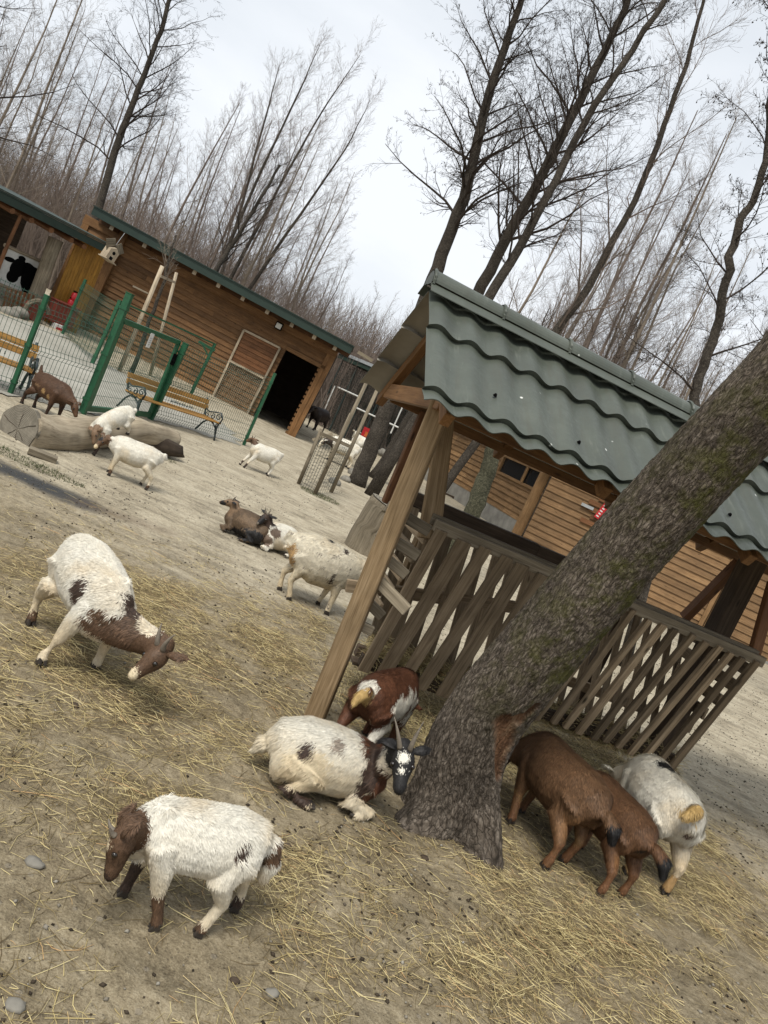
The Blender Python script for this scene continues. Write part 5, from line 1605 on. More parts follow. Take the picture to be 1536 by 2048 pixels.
def up_from(foot_px, Yd, *pxs):
    """trunk path: foot on the ground under the first pixel, then pixels at the same distance"""
    pts = [at(p[0], p[1], Yd + (p[2] if len(p) > 2 else 0)) for p in pxs]
    d = pts[1] - pts[0]; k = pts[0][2] / max(.3, d[2])
    base = pts[0] - d * k
    z = hill_z(base[0], base[1]) if base[1] > 28 else 0
    base[2] = max(0, z) - .05
    return [tuple(base)] + [tuple(p) for p in pts]

def build_trees():
    # alder left, behind the shelter
    tree('tall dark alder rising between the shelter roof and the barn', up_from(0, 23, (195, 425), (240, 270), (262, 215), (290, 145), (322, 60), (350, -40), (370, -140)), .125, .04, 1, 34, 3.6, 1.15, levels=4, fruits=.1, wob=.13, up=.1, start=.42, twig=.85)
    tree('alder whose branches reach in from the upper left corner', up_from(0, 19, (-130, 330), (-100, 150), (-70, 20), (-40, -100)), .15, .05, 2, 22, 4.0, 1.25, levels=4, fruits=.1, wob=.14, up=.08, start=.45, twig=.85)
    # multi stemmed pale tree centre left
    for k, (px, s) in enumerate(((((425, 560), (520, 350), (600, 180), (640, 90)), 3), (((470, 540), (560, 370), (640, 230), (720, 110)), 4), (((510, 560), (600, 430), (690, 300), (740, 200)), 5), (((445, 545), (500, 350), (540, 200), (560, 130)), 8))):
        tree(('pale stem of the clump behind the barn leaning left', 'tallest pale stem of the clump behind the barn', 'right leaning pale stem of the clump behind the barn', 'thin upright stem of the clump behind the barn')[k], up_from(0, 27 + k * .5, *px), .085, .007, s, 26, 2.8, .66, mat='twig_brown', levels=3, wob=.07, up=.35, start=.35, twig=1.0)
    tree('bare trunk with broken top leaning before the barn siding', [tuple(G(340, 742))] + [tuple(at(px, py, G(340, 742)[1])) for px, py in ((375, 650), (405, 590), (428, 545), (470, 480), (520, 400), (560, 330))], .10, .03, 6, 14, 2.2, .8, levels=3, start=.5, twig=.8, mat='twig_dark')
    # young staked tree
    tree('thin young tree tied between two stakes before the barn', [tuple(G(262, 746))] + [tuple(at(px, py, G(262, 746)[1])) for px, py in ((300, 640), (330, 560), (342, 505), (352, 470))], .045, .018, 9, 9, 1.3, .8, mat='twig_pale', levels=3, start=.6, twig=.7)
    # trees behind the feeder
    def rooted(foot, Yd, *pxs):
        g = G(*foot); g[2] = -.05
        return [tuple(g)] + [tuple(at(x, y, g[1] + (Yd - g[1]) * (i + 1) / len(pxs))) for i, (x, y) in enumerate(pxs)]
    tree('slender alder rising behind the left end of the feeder roof', rooted((712, 968), 15.0, (745, 890), (800, 740), (865, 560), (905, 460), (945, 330), (975, 190), (1010, 90), (1045, -10), (1070, -100)), .175, .04, 11, 34, 3.0, 1.05, levels=4, fruits=.12, wob=.16, start=.5, twig=.95, up=.15)
    tree('thicker alder of the pair behind the feeder roof', rooted((752, 958), 16.5, (800, 880), (860, 770), (948, 600), (1010, 480), (1085, 350), (1160, 200), (1225, 70), (1270, -30), (1310, -120)), .18, .05, 12, 36, 4.2, 1.1, levels=4, fruits=.1, wob=.13, start=.48, twig=.95, up=.12)
    tree('second trunk of the alder pair behind the feeder roof', up_from(0, 14.5, (975, 600), (1035, 500), (1110, 360), (1190, 210), (1290, 60), (1370, -60)), .105, .04, 13, 22, 3.4, 1.0, levels=4, fruits=.1, wob=.12, start=.45, twig=.9, up=.15)
    tree('pale slanting tree behind the middle of the feeder roof', up_from(0, 15.5, (1115, 660), (1180, 570), (1270, 400), (1330, 250), (1372, 130), (1405, 10), (1430, -100)), .095, .02, 14, 22, 3.0, .9, mat='twig_brown', levels=3, wob=.12, start=.3, twig=1.1)
    tree('dark bent tree at the right edge above the leaning trunk', up_from(0, 9, (1383, 815), (1405, 730), (1440, 640), (1455, 540), (1480, 440), (1515, 390), (1535, 300), (1540, 180), (1560, 60), (1590, -60)), .062, .026, 15, 18, 1.9, 1.05, levels=4, fruits=.12, wob=.15, start=.42, twig=.8, up=.1)
    tree('alder crown entering at the upper right corner', up_from(0, 11, (1745, 700), (1750, 450), (1745, 250), (1740, 50)), .1, .04, 16, 22, 3.7, 1.15, levels=4, fruits=.12, wob=.14, start=.3, twig=.85)
    # mossy forked pole tree in front of the shed
    g = G(935, 1045)
    g = at(935, 1045, 10.0); g[2] = 0
    tree('mossy forked trunk standing behind the feeder rail before the shed', [tuple(at(905, 1110, 10.2) * [1, 1, 0])] + [tuple(at(px, py, 10.0)) for px, py in ((948, 1020), (968, 960), (985, 905), (1020, 820), (1060, 720))], .125, .09, 21, 8, 2.0, .9, levels=3, start=.6, twig=.8, bark='bark_moss')

M['bark_moss'] = bark_mat('mossy_bark', (0.045, 0.045, 0.03), (0.10, 0.098, 0.065), (0.17, 0.16, 0.11), None, .7)
build_trees()

# ------------------------------------------------------------------ wood on the slope
def build_wood():
    protos = []
    for k in range(7):
        rng = random.Random(100 + k)
        H = rng.uniform(8.5, 11.5)
        path = [(0, 0, 0)]
        lean = Vector((rng.gauss(0, .05), rng.gauss(0, .04), 1))
        for i in range(1, 6): path.append(tuple(Vector(path[-1]) + lean * H / 5 + Vector((rng.gauss(0, .1), rng.gauss(0, .1), 0))))
        data = grow(rng, path, .07, .012, 24, 2.6, .85, levels=3, wob=.13, up=.32, start=.15, twig=1.0)
        S0, S1, Q0, Q1, _ = data
        for i in range(5):
            r_ = lambda t: .07 * (1 - t) + .012
            S0.append(path[i]); S1.append(path[i + 1]); Q0.append(r_(i / 5)); Q1.append(r_((i + 1) / 5))
        V, F, tri = branch_mesh((S0, S1, Q0, Q1, []))
        protos.append(np_mesh('wood_tree', V, F))
    cols = ('twig_brown', 'twig_pale', 'twig_brown', 'twig_brown', 'twig_pale')
    for i, p in enumerate(protos): p.materials.append(M[cols[i % 5]])
    rng = random.Random(5); n = 0
    kinds = ('thin bare tree of the wood on the slope, one of many like it', )
    row = 0
    while n < 175:
        u = rng.random(); y = 28 + 34 * rng.random() ** 1.3
        x = (rng.random() * 2 - 1.0) * (y * .72) + (y * .02)
        if x < 0 and rng.random() < .25: continue
        o = bpy.data.objects.new('wood_tree', protos[rng.randrange(7)]); COL.objects.link(o)
        s = rng.uniform(.6, .98) * (1.15 if x > 2 else 1.0)
        if -5.5 < x * 30 / y < 2: s *= .62
        if x < -y * .2: s *= 1.15
        o.location = (x, y, hill_z(x, y) - .1); o.scale = (s, s, s); o.rotation_euler = (rng.gauss(0, .04), rng.gauss(0, .04), rng.random() * 6.28)
        tag(o, 'slender leafless tree in the wood on the slope behind the barn', 'tree', 'leafless trees of the wood on the slope'); n += 1
    for k in range(55):
        y = rng.uniform(24.5, 34); x = rng.uniform(.02, .72) * y
        o = bpy.data.objects.new('wood_tree', protos[rng.choice((0, 1, 2, 3, 4, 5, 6))]); COL.objects.link(o)
        s = rng.uniform(.85, 1.35); o.location = (x, y, (hill_z(x, y) if y > 27 else 0) - .1); o.scale = (s, s, s); o.rotation_euler = (rng.gauss(0, .05), rng.gauss(0, .05), rng.random() * 6.28)
        tag(o, 'slim leafless tree of the wood behind the long shed, seen above the feeder roof', 'tree', 'leafless trees behind the long shed')
    # thicket of rods and brush between them
    r = np.random.default_rng(9)
    P0, P1, R0, R1 = [], [], [], []
    m = 34000
    y = 28.5 + 26 * r.random(m) ** 1.25; x = (r.random(m) * 2 - 1) * (y * .75)
    z = np.array([hill_z(a, b) for a, b in zip(x, y)])
    h = 1.2 + 3.4 * r.random(m) ** 1.4
    h *= np.where(x < -y * .25, 1.1, np.where(x > 0, 1.35, 1.0))
    lean = r.normal(0, .2, (m, 2))
    b0 = np.stack([x, y, z], -1); mid = b0 + np.stack([lean[:, 0] * h * .5, lean[:, 1] * h * .5, h * .55], -1)
    top = mid + np.stack([(lean[:, 0] + r.normal(0, .18, m)) * h * .5, (lean[:, 1] + r.normal(0, .15, m)) * h * .5, h * .45], -1)
    rb = .006 + .012 * r.random(m)
    P0 += [b0, mid]; P1 += [mid, top]; R0 += [rb, rb * .6]; R1 += [rb * .6, rb * .25]
    for k in range(3):
        t = r.random(m)[:, None]; s = mid * (1 - t) + top * t
        e = s + np.stack([r.normal(0, .3, m), r.normal(0, .3, m), .25 + .5 * r.random(m)], -1) * (h * .3)[:, None]
        P0.append(s); P1.append(e); R0.append(rb * .4); R1.append(rb * .2)
    V, F = segs_mesh(np.concatenate(P0), np.concatenate(P1), np.concatenate(R0), np.concatenate(R1), 3)
    tag(link_mesh('thicket', np_mesh('thicket', V, F), M['twig_brown']), 'dense leafless brown thicket covering the slope behind the barn', 'thicket', kind='stuff')
build_wood()
# ------------------------------------------------------------------ goats
def fur_mat():
    m, nt, b = new_mat('goat_hair', 0.6, 0.28)
    c = N(nt, 'ShaderNodeAttribute', attribute_name='coat_col').outputs['Color']
    tc = N(nt, 'ShaderNodeTexCoord').outputs['Object']
    n = noise_n(nt, tc, 45, 5, .65)
    c = mixc(nt, 1.0, c, ramp(nt, n, [(0.3, .80), (0.7, 1.08)]), 'MULTIPLY')
    nt.links.new(c, b.inputs['Base Color'])
    bump(nt, b, noise_n(nt, mapping(nt, tc, (60, 240, 120)), 1, 3, .6), .35, .003)
    return m
M['fur'] = fur_mat()
M['horn'] = plain_mat('horn', (0.16, 0.135, 0.105), .5, .3, var=.4, nscale=30, bumps=.3)
M['hoof'] = plain_mat('hoof', (0.035, 0.028, 0.022), .6, .3, var=.3, nscale=30, bumps=.1)
M['eye'] = plain_mat('eye', (0.012, 0.008, 0.005), .08, .6, var=.1, bumps=0)
M['pink'] = plain_mat('bare_skin', (0.16, 0.085, 0.075), .6, .3, var=.3, nscale=40, bumps=.1)

WHITE, CREAM, TAN = (0.70, 0.665, 0.575), (0.64, 0.54, 0.37), (0.44, 0.28, 0.125)
BROWN, DBROWN, BLACK, RED, GOLD = (0.095, 0.055, 0.032), (0.045, 0.028, 0.02), (0.014, 0.013, 0.013), (0.095, 0.038, 0.019), (0.46, 0.31, 0.12)

STAND = dict(
    torso=[(-.30, 0, .33, .045, .06), (-.26, 0, .36, .095, .105), (-.17, 0, .355, .125, .135), (-.05, 0, .335, .145, .150), (.07, 0, .335, .138, .148), (.17, 0, .355, .108, .135), (.235, 0, .37, .075, .105), (.27, 0, .375, .05, .07)],
    HL=[(-.20, .065, .33), (-.165, .095, .24), (-.235, .09, .145), (-.225, .09, .06), (-.215, .09, .02)],
    HR=[(-.20, -.065, .33), (-.165, -.095, .24), (-.235, -.09, .145), (-.225, -.09, .06), (-.215, -.09, .02)],
    FL=[(.17, .06, .34), (.155, .08, .24), (.165, .08, .14), (.16, .08, .06), (.17, .08, .02)],
    FR=[(.17, -.06, .34), (.155, -.08, .24), (.165, -.08, .14), (.16, -.08, .06), (.17, -.08, .02)],
    poll=(.40, 0, .42), nose=(.52, 0, .30), neckbase=(.21, 0, .37),
    tail=[(-.28, 0, .41), (-.33, 0, .43), (-.36, 0, .40)], tail_r=(.028, .03, .012))
HR_ = (.085, .055, .026, .021, .024)
FR_ = (.068, .042, .026, .020, .024)

def remesh(mb, voxel, smooth_it=10):
    me = bpy.data.meshes.new('tmp')
    V = np.concatenate(mb.V); me.from_pydata(V.tolist(), [], mb.F)
    bm = bmesh.new(); bm.from_mesh(me); bmesh.ops.recalc_face_normals(bm, faces=bm.faces); bm.to_mesh(me); bm.free()
    o = bpy.data.objects.new('tmp', me); COL.objects.link(o)
    m = o.modifiers.new('r', 'REMESH'); m.mode = 'VOXEL'; m.voxel_size = voxel; m.use_smooth_shade = True
    s = o.modifiers.new('s', 'SMOOTH'); s.factor = .5; s.iterations = smooth_it
    dg = bpy.context.evaluated_depsgraph_get()
    out = bpy.data.meshes.new_from_object(o.evaluated_get(dg))
    bpy.data.objects.remove(o); bpy.data.meshes.remove(me)
    return out

def patch_weight(p, kind, wob):
    """signed distance style membership"""
    if kind[0] == 'seg':
        a, b, r = Vector(kind[1]), Vector(kind[2]), kind[3]
        d = b - a; t = max(0, min(1, (p - a).dot(d) / max(1e-9, d.length_squared)))
        return (p - a - d * t).length / r + wob < 1
    x, y, z, rx, ry, rz = kind[1:7]
    return math.sqrt(((p.x - x) / rx) ** 2 + ((p.y - y) / ry) ** 2 + ((p.z - z) / rz) ** 2) + wob < 1

def goat(label, O, hd, scale=1.0, pose=None, base=WHITE, coat=(), fur=9000, fur_len=.020, horns=None, ears=.09, voxel=.0075, roll=0.0, belly_tint=None,
         leg_col=None, hoof=True, wob=.28, beard=False, cat='goat', head_up=None, head_col=None, ear_dir=(1.0, .55, .12), z=0.0, speck=None, group='pygmy goats in the yard', muzzle=None):
    P = dict(STAND); P.update(pose or {})
    M4 = Matrix.Translation((O[0], O[1], z)) @ Matrix.Rotation(math.radians(hd), 4, 'Z') @ Matrix.Rotation(roll, 4, 'X') @ Matrix.Diagonal((scale, scale, scale, 1))
    inv = M4.inverted()
    def loc(q): return Vector(q[1:]) if False else (inv @ Vector(q[1]) if isinstance(q[0], str) else Vector(q))
    root = empty('goat', M4); tag(root, label, cat, group)
    poll, nose, nb = loc(P['poll']), loc(P['nose']), loc(P['neckbase'])
    mb = MB()
    T = P['torso']
    mb.tube([t[:3] for t in T], [(t[3], t[4]) for t in T], 18, upv=(0, 0, 1) if abs(T[0][2] - T[-1][2]) < .3 else (1, 0, 0))
    # rump and shoulder masses
    for k, rr in (('HL', HR_), ('HR', HR_), ('FL', FR_), ('FR', FR_)):
        if P.get(k) is None: continue
        J = [loc(q) for q in P[k]]
        mb.tube([J[0] + (J[0] - J[1]).normalized() * .02] + J, [rr[0] * .7] + list(rr[:len(J)]), 12)
        mb.blob(J[0], rr[0], rr[0] * .72, rr[0] * 1.15, 12, 8)
        if k[0] == 'H': mb.blob(J[0] + Vector((.0, -J[0].y * .25, .085)), .03, .022, .028, 8, 6)
        else: mb.blob(J[0] + Vector((.01, -J[0].y * .35, .095)), .035, .022, .04, 8, 6)
    # neck and head
    d = (nose - poll).normalized(); hs = P.get('hs', 1.0); nose = poll + d * .17 * hs
    upv = Vector(head_up) if head_up else Vector((0, 0, 1))
    if head_up is None and abs(d.z) > .85: upv = Vector((1, 0, 0)) if d.z < 0 else Vector((-1, 0, 0))
    side = upv.cross(d).normalized()            # goat's left
    up = d.cross(side).normalized()
    back = poll - d * .02
    mid = nb.lerp(back, .5) + Vector((0, 0, -.006))
    mb.tube([nb - (back - nb) * .25, nb, mid, back, poll + d * .01], [(.085, .11), (.075, .105), (.055, .072), (.044 * hs, .050 * hs), (.04 * hs, .045 * hs)], 16)
    hp = [(-.012, .030, .034, 0), (.012, .044, .047, 0), (.048, .047, .049, -.004), (.080, .036, .040, -.009), (.112, .028, .031, -.013), (.142, .026, .026, -.016), (.162, .019, .018, -.017), (.170, .008, .008, -.016)]
    mb.tube([poll + d * a * hs + up * o * hs for a, w, h, o in hp], [(w * hs, h * hs) for a, w, h, o in hp], 16, upv=up)
    mb.tube([poll + d * .06 * hs - up * .03 * hs, poll + d * .15 * hs - up * .032 * hs], [.02 * hs, .014 * hs], 8)
    tl = [loc(q) for q in P['tail']]
    mb.tube(tl, list(P['tail_r']), 10)
    for q in P.get('extra', ()): mb.tube([loc(p) for p in q[0]], q[1], 12)
    me = remesh(mb, voxel)
    # ears joined to the body mesh
    n_body = len(me.vertices)
    bm = bmesh.new(); bm.from_mesh(me)
    for s in (1, -1):
        b0 = poll + side * s * .034 * hs + up * .018 * hs - d * .004
        ed = (side * s * ear_dir[0] - d * ear_dir[1] + up * ear_dir[2]).normalized()
        wd = (d + up * .25).normalized(); wd = (wd - ed * wd.dot(ed)).normalized(); th = ed.cross(wd).normalized()
        prof = [(-.05, .012), (.12, .026), (.4, .038), (.7, .032), (.9, .016), (1.0, .003)]
        ring = []
        for t, w in prof:
            c = b0 + ed * t * ears * hs + up * (-.02 * t * t * hs)
            w *= hs
            ring.append([bm.verts.new(c + wd * w * math.cos(a) * .75 + th * (w * .28 * math.sin(a) + (.3 * w * math.cos(a) ** 2))) for a in [2 * math.pi * k / 8 for k in range(8)]])
        for a, b_ in zip(ring[:-1], ring[1:]):
            for k in range(8): bm.faces.new((a[k], a[(k + 1) % 8], b_[(k + 1) % 8], b_[k]))
        bm.faces.new(ring[-1]); 
    bmesh.ops.recalc_face_normals(bm, faces=bm.faces)
    bm.to_mesh(me); bm.free()
    me.polygons.foreach_set('use_smooth', np.ones(len(me.polygons), bool))
    me.materials.clear()
    # coat colours per vertex
    n = len(me.vertices); co = np.empty(n * 3, np.float32); me.vertices.foreach_get('co', co); co = co.reshape(-1, 3)
    seed = Vector((O[0] * 13.1, O[1] * 7.7, hd * .1))
    legs = [[loc(q) for q in P[k]] for k in ('HL', 'HR', 'FL', 'FR') if P.get(k) is not None]
    shins = [(J[2], J[-1]) for J in legs]
    def color_at(p):
        q = p * 22 + seed
        w = wob * (noise.noise(q) + .5 * noise.noise(q * 2.6))
        c = base
        if belly_tint is not None:
            k = max(0, min(1, (.30 - p.z) / .12)) * .7 + .3 * max(0, noise.noise(q * .4))
            c = tuple(a + (b_ - a) * min(1, max(0, k)) for a, b_ in zip(c, belly_tint))
        if leg_col is not None:
            for a, b_ in shins:
                dd = b_ - a; t = max(-.1, min(1, (p - a).dot(dd) / dd.length_squared))
                if (p - a - dd * t).length < .045 and w < .1: c = leg_col
        if head_col is not None and patch_weight(p, ('seg', tuple(poll), tuple(nose), .085 * hs), w * .6): c = head_col
        for pt in coat:
            if patch_weight(p, pt[:-1], w if pt[0] != 'hard' else 0): c = pt[-1]
        for name, r, cc in (muzzle or ()):
            ctr = {'nose': nose, 'forehead': poll + d * .05 * hs + up * .045 * hs, 'poll': poll, 'blaze': poll + d * .1 * hs + up * .03 * hs}[name]
            if (p - ctr).length < r: c = cc
        if speck is not None and noise.noise(q * 1.9 + Vector((9, 0, 0))) > speck[0]: c = speck[1]
        return c
    C = np.ones((n, 4), np.float32)
    for i in range(n): C[i, :3] = color_at(Vector(co[i].tolist())) if i < n_body else (head_col or base)
    if base[0] > .3:
        for i in range(n_body):
            if C[i, 0] > .45:
                p = Vector(co[i].tolist()); k = noise.noise(p * 6 + seed) * .8 + .3 * noise.noise(p * 19 + seed) + max(0, .34 - p.z) * 1.2
                k = max(0, min(.6, k)); C[i, :3] = C[i, :3] * (1 - k) + np.array((.60, .47, .29)) * k
    a = me.attributes.new('coat_col', 'FLOAT_COLOR', 'POINT'); a.data.foreach_set('color', C.ravel())
    body = link_mesh('body', me, M['fur'], root)
    # hair: fine tapered strands lying along the coat
    if fur:
        rng = np.random.default_rng(int(abs(O[0] * 100 + O[1] * 10)) + 1)
        me.calc_loop_triangles()
        nt_ = len(me.loop_triangles); tri = np.empty(nt_ * 3, np.int32); me.loop_triangles.foreach_get('vertices', tri); tri = tri.reshape(-1, 3)
        A, B, Cc = co[tri[:, 0]], co[tri[:, 1]], co[tri[:, 2]]
        nr = np.cross(B - A, Cc - A); ar = np.linalg.norm(nr, axis=1); nr = nr / np.maximum(ar, 1e-12)[:, None]
        # fewer hairs on the face
        pick = rng.choice(nt_, fur, p=ar / ar.sum())
        u, v = rng.random(fur), rng.random(fur); s = u + v > 1; u[s], v[s] = 1 - u[s], 1 - v[s]
        R = A[pick] + (B - A)[pick] * u[:, None] + (Cc - A)[pick] * v[:, None]
        nn = nr[pick]
        hd_d = np.linalg.norm(R - np.array(poll + d * .06)[None], axis=1)
        head = hd_d < .12 * hs
        low = np.zeros(fur, bool)
        for a_, b_ in shins:
            a_, b_ = np.array(a_), np.array(b_); dd = b_ - a_; t = np.clip(((R - a_) @ dd) / (dd @ dd), 0, 1); low |= np.linalg.norm(R - a_ - t[:, None] * dd, axis=1) < .05
        flow = np.tile(np.array([-.5, 0, -.85]), (fur, 1))
        flow[head] = -np.array(d) * .8 + np.array([0, 0, -.1]); flow[low] = [-.1, 0, -1]
        flow += rng.normal(0, .13, (fur, 3))
        # clumps share direction
        ck = np.floor(R * 38).astype(int); h = (np.sin(ck @ np.array([12.9, 78.2, 37.7])) * 43758.5) % 1.0
        flow += np.stack([np.cos(h * 6.28), np.sin(h * 6.28), np.cos(h * 12.5)], -1) * .10
        flow -= nn * np.sum(flow * nn, axis=1)[:, None]; flow /= np.maximum(np.linalg.norm(flow, axis=1), 1e-6)[:, None]
        L = fur_len * .98 * (.6 + .7 * rng.random(fur)); L[head] *= .38; L[low] *= .55
        L /= scale ** .5
        w = .0011 + .0007 * rng.random(fur); sd_ = np.cross(flow, nn)
        lift = .07 + .17 * rng.random(fur) + .04 * h
        tip = R + flow * L[:, None] + nn * (L * lift)[:, None]
        midp = R + flow * (L * .5)[:, None] + nn * (L * lift * .7)[:, None]
        V = np.stack([R - sd_ * w[:, None], R + sd_ * w[:, None], midp + sd_ * (w * .8)[:, None], midp - sd_ * (w * .8)[:, None], tip], 1)
        # colours from nearest root triangle vertex
        src = tri[pick, 0]
        if fur > 20000:
            from mathutils.kdtree import KDTree
            kd = KDTree(n)
            for i in range(n): kd.insert(co[i].tolist(), i)
            kd.balance(); J_ = R + rng.normal(0, .0075, R.shape) - flow * L[:, None] * .3
            src = np.array([kd.find(q)[1] for q in J_.tolist()])
        dark = np.clip(1 - C[src, 0] / .35, 0, 1)
        cc = C[src].copy(); cc[:, :3] *= (1 + dark * (rng.random(fur) * 1.1 - .35) + dark * (h - .4) * .5)[:, None]; cc[:, :3] *= (.86 + .2 * rng.random(fur))[:, None] * (.97 + .05 * h)[:, None]
        base_i = np.arange(fur)[:, None] * 5
        quad = base_i + np.array([0, 1, 2, 3]); trif = base_i + np.array([3, 2, 4])
        fm = mesh_from('coat', V.reshape(-1, 3), quad, trif)
        a = fm.attributes.new('coat_col', 'FLOAT_COLOR', 'POINT'); a.data.foreach_set('color', np.repeat(cc, 5, axis=0).astype(np.float32).ravel())
        link_mesh('coat', fm, M['fur'], root)
    # horns
    if horns:
        hlen, curl, hr = horns
        for s in (1, -1):
            b0 = poll + side * s * .019 * hs + up * .034 * hs + d * .008
            pts, q, dr = [], b0, (up * 1.0 - d * .3 + side * s * .18).normalized()
            for k in range(9):
                pts.append(q.copy()); q = q + dr * hlen / 8; dr = (dr - d * curl * .14 + side * s * .05 - up * .03 * curl).normalized()
            m_ = MB(); m_.tube(pts, [hr * (1 - .88 * (k / 8) ** 1.3) * (1 + .06 * (k % 2)) for k in range(9)], 10); m_.build('horn', M['horn'], root, smooth=True)
    for s in (1, -1):
        m_ = MB(); m_.blob(poll + d * .062 * hs + side * s * .0385 * hs + up * .012 * hs, .011 * hs, .011 * hs, .011 * hs, 10, 7); m_.build('eye', M['eye'], root, smooth=True)
    if beard:
        m_ = MB(); m_.tube([poll + d * .12 * hs - up * .03 * hs, poll + d * .10 * hs - up * .07 * hs, poll + d * .09 * hs - up * .10 * hs], [.018, .014, .003], 8); m_.build('beard', M['fur'], root)
    if hoof:
        for J in legs:
            e = J[-1]; dn = (J[-1] - J[-2]).normalized(); fw = (Vector((1, 0, 0)) - dn * dn.x)
            if abs(dn.z) < .5: fw = dn * 1.0; 
            fw.normalize(); sdv = dn.cross(fw)
            if sdv.length < .1: sdv = Vector((0, 1, 0))
            sdv.normalize(); m_ = MB()
            for s in (-1, 1):
                c = e + sdv * s * .0115
                if abs(dn.z) >= .5:
                    c.z = max(c.z, .02)
                    V = [c + fw * x + sdv * y + Vector((0, 0, zz)) for x, y, zz in ((-.017, -.009, -.021), (.026, -.008, -.021), (.026, .008, -.021), (-.017, .009, -.021), (-.014, -.009, .010), (.012, -.008, .012), (.012, .008, .012), (-.014, .009, .010))]
                    m_.add(V, [(0, 3, 2, 1), (4, 5, 6, 7), (0, 1, 5, 4), (1, 2, 6, 5), (2, 3, 7, 6), (3, 0, 4, 7)])
                else: m_.tube([c - dn * .01, c + dn * .02], [.012, .008], 6)
            m_.build('hoof', M['hoof'], root, bevel=.003)
    return root

def wp(px, py, Y): return ('w', tuple(at(px, py, Y)))
def wz(px, py, z): return ('w', tuple(G(px, py, z)))

def leg(x, y, k, dx=0.0, hock=None):
    """leg joints for a front ('F') or hind ('H') leg whose hoof stands at x+dx"""
    if k == 'F': return [(x, y * .75, .34), (x - .012 + dx * .25, y, .24), (x + dx * .6, y, .14), (x + dx * .9, y, .06), (x + dx, y, .02)]
    return [(x, y * .7, .33), (x + .035 + dx * .25, y, .24), (x - .035 + dx * .7, y, .145), (x - .02 + dx * .95, y, .06), (x - .01 + dx, y, .02)]

